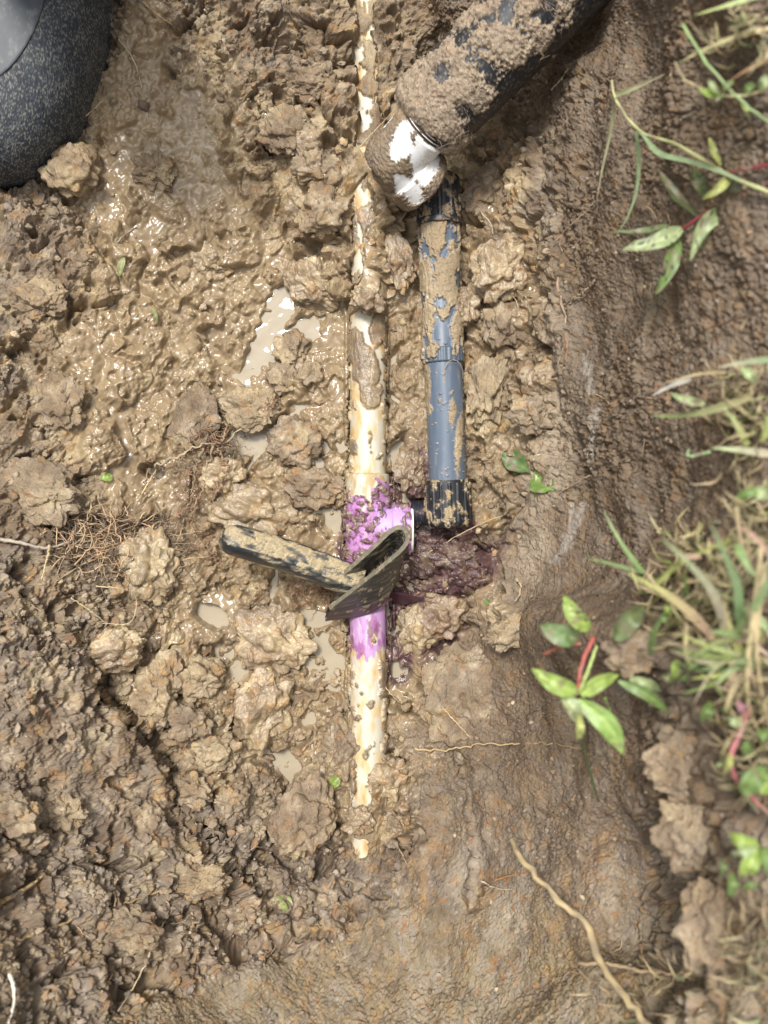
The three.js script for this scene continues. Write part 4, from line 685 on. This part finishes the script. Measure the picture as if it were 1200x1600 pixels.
plant('grass_clump', 'large clump of green and straw-coloured grass at the right edge', 'grass', [1120, 990, .43], [
  bl([[1112, 994], [1075, 955], [1030, 922], [980, 896]], .43, .44, 20, PINK, YEL), bl([[1132, 985], [1115, 930], [1075, 880], [1032, 840]], .44, .50, 20, [.45, .36, .28], PALEG), bl([[1155, 976], [1150, 915], [1128, 860], [1108, 815]], .44, .52, 22, [.20, .32, .14], PALEG), bl([[1152, 985], [1180, 945], [1200, 900], [1206, 850]], .44, .5, 24, PALEG, [.22, .34, .14]),
  bl([[1110, 995], [1136, 1018], [1145, 1050], [1132, 1076]], .43, .45, 18, DRY, PINK), bl([[1006, 896], [985, 870], [962, 835], [944, 800]], .36, .37, 10, [.22, .34, .11], PALEG), bl([[1004, 894], [965, 884], [918, 872]], .36, .36, 9, DULL, GREEN), bl([[1025, 914], [1060, 880], [1105, 858], [1155, 838]], .4, .45, 12, YEL, YEL), bl([[1020, 905], [1050, 888], [1075, 860]], .38, .44, 10, GREEN, BRIGHT),
  bl([[1190, 850], [1178, 960], [1168, 1040], [1172, 1110], [1198, 1165]], .46, .44, 11, DRY, DRY), bl([[1196, 880], [1182, 1000], [1192, 1090], [1206, 1150]], .45, .44, 9, DRY, [.5, .36, .2]), bl([[1150, 790], [1160, 850], [1178, 880]], .47, .45, 8, DRY, PINK), bl([[1175, 805], [1168, 840], [1174, 875]], .48, .45, 8, DRY, DRY), bl([[1160, 825], [1190, 850], [1210, 880]], .46, .46, 12, PINK, PINK),
  bl([[1076, 940], [1070, 910], [1072, 885]], .41, .44, 9, GREEN, GREEN), bl([[1018, 1022], [1020, 990], [1040, 952]], .40, .43, 18, DULL, GREEN), bl([[1072, 970], [1074, 1030], [1100, 1056], [1130, 1090]], .42, .42, 8, DRY, YEL), bl([[1115, 990], [1095, 1010], [1100, 1035]], .43, .42, 8, [.42, .3, .18], DRY), bl([[1150, 850], [1166, 880], [1180, 900]], .46, .46, 18, GREEN, PALEG), bl([[1120, 1020], [1115, 1060], [1145, 1110]], .42, .43, 8, GREEN, YEL), bl([[1180, 960], [1200, 985], [1212, 1010]], .43, .44, 16, PALEG, GREEN),
  bl([[1095, 870], [1060, 868], [1090, 872]], .44, .44, 9, PINK, PINK), bl([[1125, 1000], [1165, 1000], [1210, 1030]], .43, .45, 14, PINK, [.45, .34, .26]), lf(1172, 770, 1206, 775, 26, PALEG, .44), lf(1150, 778, 1196, 765, 20, GREEN, .44),
]);
{
  const r = rng(611), B = [], cs = [GREEN, PALEG, DULL, YEL, DRY, [.45, .36, .24]];
  for (let i = 0; i < 26; i++) { const a = 2.2 + 2.6 * r(), l = 50 + 90 * r(), x = 1196 - 46 * r(), y = 1000 + 90 * (r() - .5), e = (r() - .5) * .7, h = .43 + .05 * r(); B.push(bl([[x, y], [x + .5 * l * Math.cos(a), y + .5 * l * Math.sin(a)], [x + l * Math.cos(a + e), y + l * Math.sin(a + e)]], .43, h, 7 + 12 * r(), cs[Math.floor(r() * 6)], cs[Math.floor(r() * 6)])); }
  plant('grass_clump', 'second clump of mixed grass blades, spreading from the right edge below the large clump', 'grass', [1196, 1010, .42], B);
}
plant('weed', 'broad-leaved weed with red stem overhanging the lower right bank', 'weed', [1000, 1000, .36], [
  ['stem', [[928, 996, .37], [916, 1020, .375], [906, 1052, .38], [903, 1085, .38]], 8, [.36, .09, .07]], ['stem', [[850, 1022, .33], [880, 1010, .35], [908, 1006, .36]], 6, [.35, .12, .08]], ['stem', [[904, 1085, .38], [918, 1050, .38], [932, 1010, .375]], 7, [.32, .38, .12]],
  lf(920, 984, 880, 930, 36, BRIGHT, .375, { spots: .06 }), lf(904, 998, 843, 976, 46, [.19, .28, .11], .36, { mud: .1 }), lf(904, 1082, 830, 1044, 38, BRIGHT, .385, { mud: .05 }), lf(908, 1086, 968, 1054, 32, BRIGHT, .385), lf(904, 1094, 974, 1178, 44, [.31, .46, .12], .385, { bow: .1 }), lf(880, 1085, 906, 1130, 34, PALEG, .38, { mud: .12 }), lf(905, 1118, 902, 1158, 18, YEL, .38),
  lf(962, 1000, 1008, 946, 44, DULL, .38, { mud: .1 }), lf(966, 1064, 1046, 1114, 24, GREEN, .375), lf(984, 1060, 1034, 1080, 22, PALEG, .37), ['stem', [[910, 1150, .31], [920, 1200, .28], [935, 1252, .25]], 5, [.08, .10, .04]], ['stem', [[945, 1090, .35], [955, 1115, .33], [962, 1138, .31]], 5, [.22, .3, .1]],
]);
plant('clover', 'green clover with rounded leaves at the lower right edge', 'clover', [1185, 1330, .43], [
  lf(1184, 1322, 1138, 1302, 30, BRIGHT, .46), lf(1180, 1326, 1142, 1334, 22, PALEG, .462), lf(1182, 1326, 1158, 1370, 36, BRIGHT, .458), lf(1190, 1326, 1212, 1372, 40, GREEN, .458), lf(1144, 1362, 1140, 1402, 26, GREEN, .445), lf(1160, 1388, 1186, 1382, 20, GREEN, .45), lf(1130, 1340, 1128, 1372, 18, DULL, .44), ['stem', [[1184, 1322, .455], [1198, 1350, .44], [1210, 1370, .43]], 6, [.3, .3, .12]],
]);
plant('weed', 'low weed with thick pink-red stem above the clover at the right edge', 'weed', [1200, 1270, .43], [
  ['stem', [[1168, 1112, .45], [1158, 1140, .455], [1142, 1180, .455], [1146, 1210, .45], [1170, 1242, .445], [1212, 1280, .44]], 10, [.34, .12, .12]], lf(1166, 1112, 1154, 1092, 26, [.36, .18, .2], .455), lf(1160, 1130, 1132, 1122, 18, PALEG, .455), lf(1142, 1175, 1130, 1212, 18, YEL, .455), lf(1160, 1240, 1200, 1200, 44, GREEN, .46), lf(1170, 1222, 1215, 1232, 40, BRIGHT, .455), lf(1166, 1180, 1172, 1150, 22, GREEN, .45), lf(1185, 1140, 1204, 1160, 24, GREEN, .45), lf(1130, 1190, 1115, 1200, 14, PALEG, .45),
]);
plant('seedling', 'tiny round-leaved seedling under the large grass clump', 'seedling', [1060, 1050, .40], [lf(1056, 1058, 1060, 1032, 24, BRIGHT, .425), lf(1052, 1064, 1034, 1052, 14, GREEN, .42), lf(1060, 1064, 1080, 1056, 14, GREEN, .42), lf(1048, 960, 1042, 940, 14, BRIGHT, .42), lf(1046, 970, 1032, 962, 12, GREEN, .42), lf(1110, 1096, 1096, 1128, 26, GREEN, .425), lf(1130, 1100, 1136, 1120, 16, GREEN, .42)]);
{
  const r = rng(401), G = [], cols = [DRY, [.40, .30, .17], [.30, .22, .13], PALEG, GREEN, [.46, .36, .22], YEL, BRIGHT, PALEG];
  const zone = [[1120, 930, 95, 120, 250], [1180, 1130, 60, 150, 150], [1170, 640, 60, 110, 110], [1185, 800, 40, 60, 60], [1170, 60, 70, 60, 40], [1050, 930, 70, 60, 40], [1180, 1480, 60, 120, 50], [1000, 1540, 110, 60, 34]];
  for (const [cx, cy, rx, ry, n] of zone) for (let i = 0; i < n; i++) {
    const x = cx + rx * (r() + r() - 1), y = cy + ry * (r() + r() - 1), a = Math.PI + (r() - .5) * 3.6, l = 16 + 44 * r(), h = high(Math.min(x, 1400), y), lift = .012 + .06 * r() * r(), c = cols[Math.floor(r() * cols.length * (cy > 1400 ? .45 : 1))], w = (5 + 11 * r() * r()) * K * .6;
    G.push(ribbon([[x, y, h - .002], [x + l * .5 * Math.cos(a), y + l * .5 * Math.sin(a), h + lift], [x + l * Math.cos(a + .4), y + l * Math.sin(a + .4), h + lift * .8]], w, { n: 7, fold: .3, roll: (r() - .5) * 1.6, colour: bladeCol(c, cols[Math.floor(r() * 3)], i), seed: i, base: .7 }));
  }
  solo('undergrowth', mergeGeometries(G), GRASS, 'tangled undergrowth of dry and green blades along the right edge', 'undergrowth', null, 'stuff');
}
// leaf scraps lying on the mud
const scrap = (label, pts, w, c, o = {}) => { const L = lay(pts, .003), k = K * EYE; return solo('leaf_scrap', ribbon(L, w * k, { leaf: true, n: 12, fold: .35, roll: o.roll ?? .2, colour: leafCol(c, { seed: pts[0][0], ...o }), seed: pts[0][0] }), LEAF, label, 'leaf'); };
scrap('pale green leaf scrap stuck in the slurry below the boot', [[194, 402], [189, 418], [186, 434]], 12, [.40, .42, .20]);
scrap('small green leaf on the wet slope above the straw tangle', [[176, 745], [166, 746], [154, 748]], 14, [.30, .42, .10]);
scrap('thin green grass scrap on the pale lump above the cutter handle', [[412, 812], [420, 824], [430, 836]], 5, GREEN);
scrap('green leaf scrap in front of the large angular clod', [[530, 1215], [522, 1223], [516, 1233]], 17, [.26, .36, .07]);
scrap('dark green leaf scrap lying on the lower white pipe', [[553, 1130, .012], [557, 1137, .013], [562, 1145, .012]], 8, [.10, .20, .04]);
scrap('curled yellow-green leaf on the dry soil at the bottom', [[430, 1400], [442, 1412], [452, 1428]], 12, [.32, .36, .13], { mud: .1 });
scrap('second half of the curled leaf, bent over its fellow at the bottom', [[434, 1402], [450, 1402], [458, 1414]], 8, [.36, .40, .16], { mud: .1 });
scrap('dark green leaf at the foot of the right bank, left of a pair', [[786, 708], [804, 720], [828, 738]], 32, [.11, .19, .05], { mud: .1 });
scrap('bright torn leaf at the foot of the right bank, right of a pair', [[834, 744], [850, 754], [868, 766]], 40, [.19, .31, .06], { mud: .08 });
scrap('small green scrap below the torn leaf on the right', [[836, 758], [838, 770], [836, 780]], 9, GREEN);
scrap('thin grass scrap beside the torn leaf on the right', [[836, 736], [840, 752], [842, 766]], 6, PALEG);
scrap('tiny green leaf on the purple-stained mud', [[758, 938], [764, 942], [770, 946]], 10, GREEN);
scrap('green grass scrap in the slurry above the largest puddle', [[238, 480], [244, 492], [246, 506]], 6, [.25, .32, .12]);

// ---------------------------------------------------------------- roots and straws
const one = (name, label, category, pts, r, c, o = {}) => solo(name, thread(o.abs ? pts : lay(pts, o.lift ?? .002), r, c, { n: 30, ...o }), o.mat ?? STRAW, label, category, o.group);
one('root', 'thick tan root slanting down the lower right bank', 'root', [[800, 1314, .17], [822, 1350, .20], [852, 1386, .22], [888, 1420, .235], [915, 1442, .25], [932, 1490, .27], [952, 1526, .29], [980, 1562, .31], [1022, 1612, .34]], .0027, [.42, .32, .17], { abs: 1, mud: .4, seed: 3, wob: .002, taper: -.25, sides: 10 });
one('root', 'thin branch root leaving the thick tan root to the right', 'root', [[905, 1505, .25], [950, 1506, .27], [1000, 1516, .29], [1040, 1522, .31], [1080, 1522, .34]], .0018, [.36, .26, .15], { abs: 1, mud: .3, seed: 4, wob: .002 });
one('root', 'thin horizontal root across the right bank below the crumbly mass', 'root', [[650, 1170, .004], [690, 1172, .004], [750, 1164, .004], [800, 1163, .005], [860, 1162, .006], [900, 1170, .006], [925, 1180, .004]], .0011, [.40, .29, .15], { seed: 5, wob: .0018, n: 60 });
one('root', 'fine root running down the right bank under the hanging leaves', 'root', [[930, 314], [918, 328], [900, 344], [880, 364], [862, 386], [856, 400]], .0007, [.40, .31, .2], { seed: 6 });
one('root', 'pale branching root beside the wet clods right of the grey pipe', 'root', [[862, 404], [870, 430], [874, 455], [880, 480], [884, 500], [882, 530], [876, 560], [862, 590]], .0017, [.33, .23, .16], { seed: 8, wob: .002 });
one('root', 'root fork right of the pale branching root', 'root', [[930, 438], [915, 455], [896, 466], [884, 482]], .0015, [.38, .29, .2], { seed: 9, wob: .0015 });
one('root', 'reddish root tip poking out below the branching root', 'root', [[884, 520], [886, 550], [878, 572], [862, 590]], .002, [.27, .15, .08], { seed: 10, wob: .001 });
one('root', 'long tan rootlet crossing the streaked right bank', 'root', [[985, 718], [960, 728], [925, 742], [905, 752], [885, 762], [870, 774], [858, 780]], .001, [.40, .31, .2], { seed: 12, wob: .0015 });
one('twig', 'dark wiry twig high on the right bank', 'twig', [[1185, 488, .008], [1140, 502, .010], [1110, 512, .010], [1085, 526, .008], [1065, 546, .008], [1046, 560, .004]], .0009, [.10, .06, .035], { seed: 13, mud: 0 });
one('root', 'yellow branching root at the lower left', 'root', [[-10, 1482], [50, 1462], [110, 1438], [165, 1420], [210, 1408], [250, 1394], [268, 1388]], .0017, [.42, .29, .13], { seed: 14, wob: .002, n: 50 });
one('root', 'short fork of the yellow root at the lower left', 'root', [[180, 1416], [180, 1400], [176, 1388], [184, 1374], [196, 1364]], .0011, [.42, .29, .13], { seed: 15 });
one('root', 'blurred yellow root leaving the left edge near the bottom', 'root', [[-12, 1416], [20, 1400], [45, 1386], [70, 1366]], .003, [.44, .31, .16], { seed: 16, taper: .6 });
one('straw', 'long pale straw standing on the dry soil at lower left', 'straw', [[255, 1442], [240, 1476], [225, 1512], [205, 1548], [184, 1580]], .0011, [.50, .40, .25], { seed: 17, mud: 0 });
one('straw', 'white curved straw at the left edge near the bottom', 'straw', [[15, 1522, .006], [22, 1545, .006], [20, 1575, .006], [12, 1602, .004]], .0018, [.66, .62, .52], { seed: 18, mud: -1 });
one('straw', 'bent straw across the slurry right of the boot', 'straw', [[186, 62], [208, 92], [220, 130], [228, 170], [238, 222]], .0007, [.52, .41, .24], { seed: 19, mud: 0 });
one('straw', 'short straw touching the edge of the boot', 'straw', [[118, 196, .012], [140, 176, .006], [162, 156, .003]], .0009, [.55, .45, .27], { seed: 20, mud: 0 });
one('straw', 'fine straw at the top edge left of the white pipe', 'straw', [[224, 4], [250, 26], [285, 48]], .0006, [.50, .38, .22], { seed: 21, mud: 0 });
one('straw', 'straw lying from the elbow to the white pipe', 'straw', [[560, 232, .055], [590, 200, .062], [620, 168, .075]].map(([x, y, h]) => [x, y, h]), .0008, [.46, .36, .2], { seed: 22, abs: 1, mud: 0 });
one('straw', 'short straw pointing down from the sprinkler body', 'straw', [[862, 140], [878, 122], [888, 106]], .0008, [.52, .44, .28], { seed: 23, lift: .012, mud: 0 });
one('straw', 'pale root beside the black upper fitting', 'root', [[732, 290, .01], [730, 308, .01], [744, 316, .01], [752, 332, .008], [768, 352, .006], [770, 366]], .0011, [.50, .40, .28], { seed: 24, mud: 0 });
one('straw', 'curved root hair lying on the grey pipe below its collar', 'root', [[694, 600, .056], [696, 572, .062], [708, 562, .064], [720, 570, .06], [724, 590, .052]], .0005, [.40, .30, .22], { seed: 25, abs: 1, mud: 0 });
one('straw', 'thin straw across the purple-stained mud', 'straw', [[640, 872, .012], [680, 858, .01], [720, 834, .008], [752, 818, .006], [785, 806]], .0008, [.48, .36, .2], { seed: 26, mud: 0 });
one('straw', 'fine straw right of the lower white pipe', 'straw', [[592, 1056, .01], [610, 1084, .008], [636, 1108, .005]], .0006, [.55, .43, .26], { seed: 27, mud: 0 });
one('straw', 'straw on the crumbly mass right of the pipe', 'straw', [[690, 1104, .024], [712, 1128, .026], [735, 1152, .022]], .0008, [.52, .38, .22], { seed: 28, mud: 0 });
one('straw', 'fine straw at the right of the pipe end', 'straw', [[624, 1328], [630, 1338], [635, 1350]], .0006, [.5, .4, .25], { seed: 29, mud: 0 });
one('straw', 'pale rootlet on the right bank below the pipe end', 'root', [[752, 1376], [775, 1388], [800, 1390]], .0009, [.46, .37, .24], { seed: 30, mud: 0 });
one('straw', 'rusty rootlet above the pale one on the right bank', 'root', [[772, 1376], [790, 1370], [830, 1362]], .0012, [.30, .15, .06], { seed: 31, mud: 0 });
one('straw', 'short upright straw in the slurry above the straw tangle', 'straw', [[246, 732, .01], [232, 754, .008], [212, 788, .004]], .0012, [.50, .39, .21], { seed: 32, mud: 0 });
one('straw', 'curled root by the turf lip on the right', 'root', [[806, 905], [813, 914], [812, 928], [804, 940]], .0016, [.42, .33, .2], { seed: 33, mud: 0 });
one('straw', 'square bent straw over the hollow at the ledge', 'straw', [[150, 916, .03], [190, 920, .034], [212, 932, .03], [204, 972, .02], [160, 974, .016]], .0007, [.52, .42, .24], { seed: 34, mud: 0, wob: .0003 });
one('straw', 'long straw leaning across the hollow at the ledge', 'straw', [[110, 934, .02], [135, 950, .024], [166, 974, .012]], .0008, [.52, .42, .25], { seed: 35, mud: 0 });
one('straw', 'thick straw standing left of the straw tangle', 'straw', [[78, 852, .012], [72, 880, .01], [65, 905, .006]], .0016, [.48, .38, .22], { seed: 36, mud: 0 });
one('twig', 'grey twig lying at the left edge above the ledge', 'twig', [[-6, 842, .006], [30, 848, .008], [74, 856, .008], [110, 846, .008]], .0022, [.38, .32, .25], { seed: 37, mud: .1 });
one('twig', 'small forked grey twig in the slurry below the boot', 'twig', [[168, 396], [186, 376], [202, 362], [214, 354]], .0012, [.34, .28, .22], { seed: 38, mud: .1 });
// loose fine straws that nothing tells apart
{
  const r = rng(53), zones = [[100, 1000, 120, 120], [330, 1420, 200, 90], [1080, 480, 100, 200], [880, 450, 80, 60], [1000, 1480, 150, 100], [780, 560, 60, 120], [250, 1540, 200, 60], [760, 60, 40, 40], [950, 700, 60, 90]];
  for (let i = 0; i < 44; i++) { const z = zones[i % zones.length], x = z[0] + (r() - .5) * 2 * z[2], y = z[1] + (r() - .5) * 2 * z[3], a = r() * 6.28, l = 10 + 16 * r(); one('loose_straw', 'fine dry straw lying loose on the soil', 'straw', [[x, y], [x + l * Math.cos(a), y + l * Math.sin(a)], [x + 2 * l * Math.cos(a + .3), y + 2 * l * Math.sin(a + .3)]], .0004 + .0003 * r(), [.42 + .1 * r(), .33, .2], { n: 8, sides: 5, seed: 60 + i, group: 'loose straws on the soil' }); }
}
// straw tangle and root bundle at the left
{
  const r = rng(77), G = [];
  for (let i = 0; i < 230; i++) { const q = Math.pow(r(), .6), b = r() * 6.28, x = 185 + 110 * q * Math.cos(b), y = 850 + 58 * q * Math.sin(b) + .1 * (x - 185), a = r() * 6.28, l = 12 + 34 * r(), h = .004 + .014 * r() * (1 - q * .6), dk = r() < .45; G.push(thread(lay([[x - l * Math.cos(a), y - l * Math.sin(a), h * .3], [x, y, h], [x + l * Math.cos(a + .4 * (r() - .5)), y + l * Math.sin(a + .4 * (r() - .5)), h * .5]]), .0004 + .0008 * r() * r(), dk ? [.10, .07, .05] : [.42 + .14 * r(), .34, .2], { n: 9, sides: 5, seed: i, wob: .002 })); }
  solo('straw_tangle', mergeGeometries(G), STRAW, 'tangle of dry straws and rootlets matted on the left slope', 'straw tangle', null, 'stuff');
  const t = thing('root_bundle', 'bundle of fine brown roots hanging over the mud left of the cutter', 'roots', surf(318, 740));
  const main = [[[240, 728, .02], [275, 714, .026], [318, 694, .03], [352, 690, .026], [385, 660, .02], [420, 640, .016]], [[318, 700, .03], [304, 740, .02], [300, 780, .014], [284, 802, .008]], [[330, 700, .03], [322, 750, .018], [306, 790, .012], [300, 826, .008], [318, 850, .006], [334, 868, .004]], [[345, 690, .03], [352, 660, .02], [330, 664, .022], [318, 680, .024]], [[340, 700, .03], [356, 730, .02], [344, 752, .014]], [[236, 730, .014], [215, 780, .008]], [[350, 760, .014], [336, 772, .01], [330, 800, .006]], [[322, 694, .03], [365, 700, .02], [398, 700, .012]]];
  main.forEach((p, i) => mesh('root', thread(lay(p), .0017 - .0001 * i, i < 1 ? [.36, .28, .18] : [.27, .19, .115], { n: 40, seed: 200 + i, wob: .0028, mud: .1, taper: .7 }), ROOTM, t));
  const F = []; for (let i = 0; i < 230; i++) { const m = main[Math.floor(r() * 5)], s = m[Math.floor(r() * m.length)], a = r() * 6.28, l = 10 + 22 * r(); const x = s[0] + 18 * (r() - .5), y = s[1] + 18 * (r() - .5); F.push(thread(lay([[x, y, s[2] * .9], [x + l * .6 * Math.cos(a), y + l * .6 * Math.sin(a), s[2] * .6], [x + l * Math.cos(a + .7), y + l * Math.sin(a + .7), .002]]), .0004 + .0003 * r(), [.26 + .1 * r(), .185, .11], { n: 10, sides: 4, seed: 300 + i, wob: .003, mud: .05 })); }
  tag(mesh('rootlets', mergeGeometries(F), ROOTM, t), null, null, null, 'stuff');
  const F2 = []; for (let i = 0; i < 90; i++) { const x = 490 + 34 * (r() - .5) * 2, y = 930 + 20 * (r() - .5) * 2, a = r() * 6.28, l = 8 + 14 * r(); F2.push(thread(lay([[x, y, .004], [x + l * .5 * Math.cos(a), y + l * .5 * Math.sin(a), .012 * r()], [x + l * Math.cos(a + .6), y + l * Math.sin(a + .6), .003]]), .0003 + .0003 * r(), [.30 + .1 * r(), .20, .11], { n: 8, sides: 4, seed: 500 + i, wob: .002 })); }
  solo('rootlet_mat', mergeGeometries(F2), ROOTM, 'brown mat of rootlets in the mud under the cutter handle', 'roots', null, 'stuff');
}
renderer.render(scene, camera);
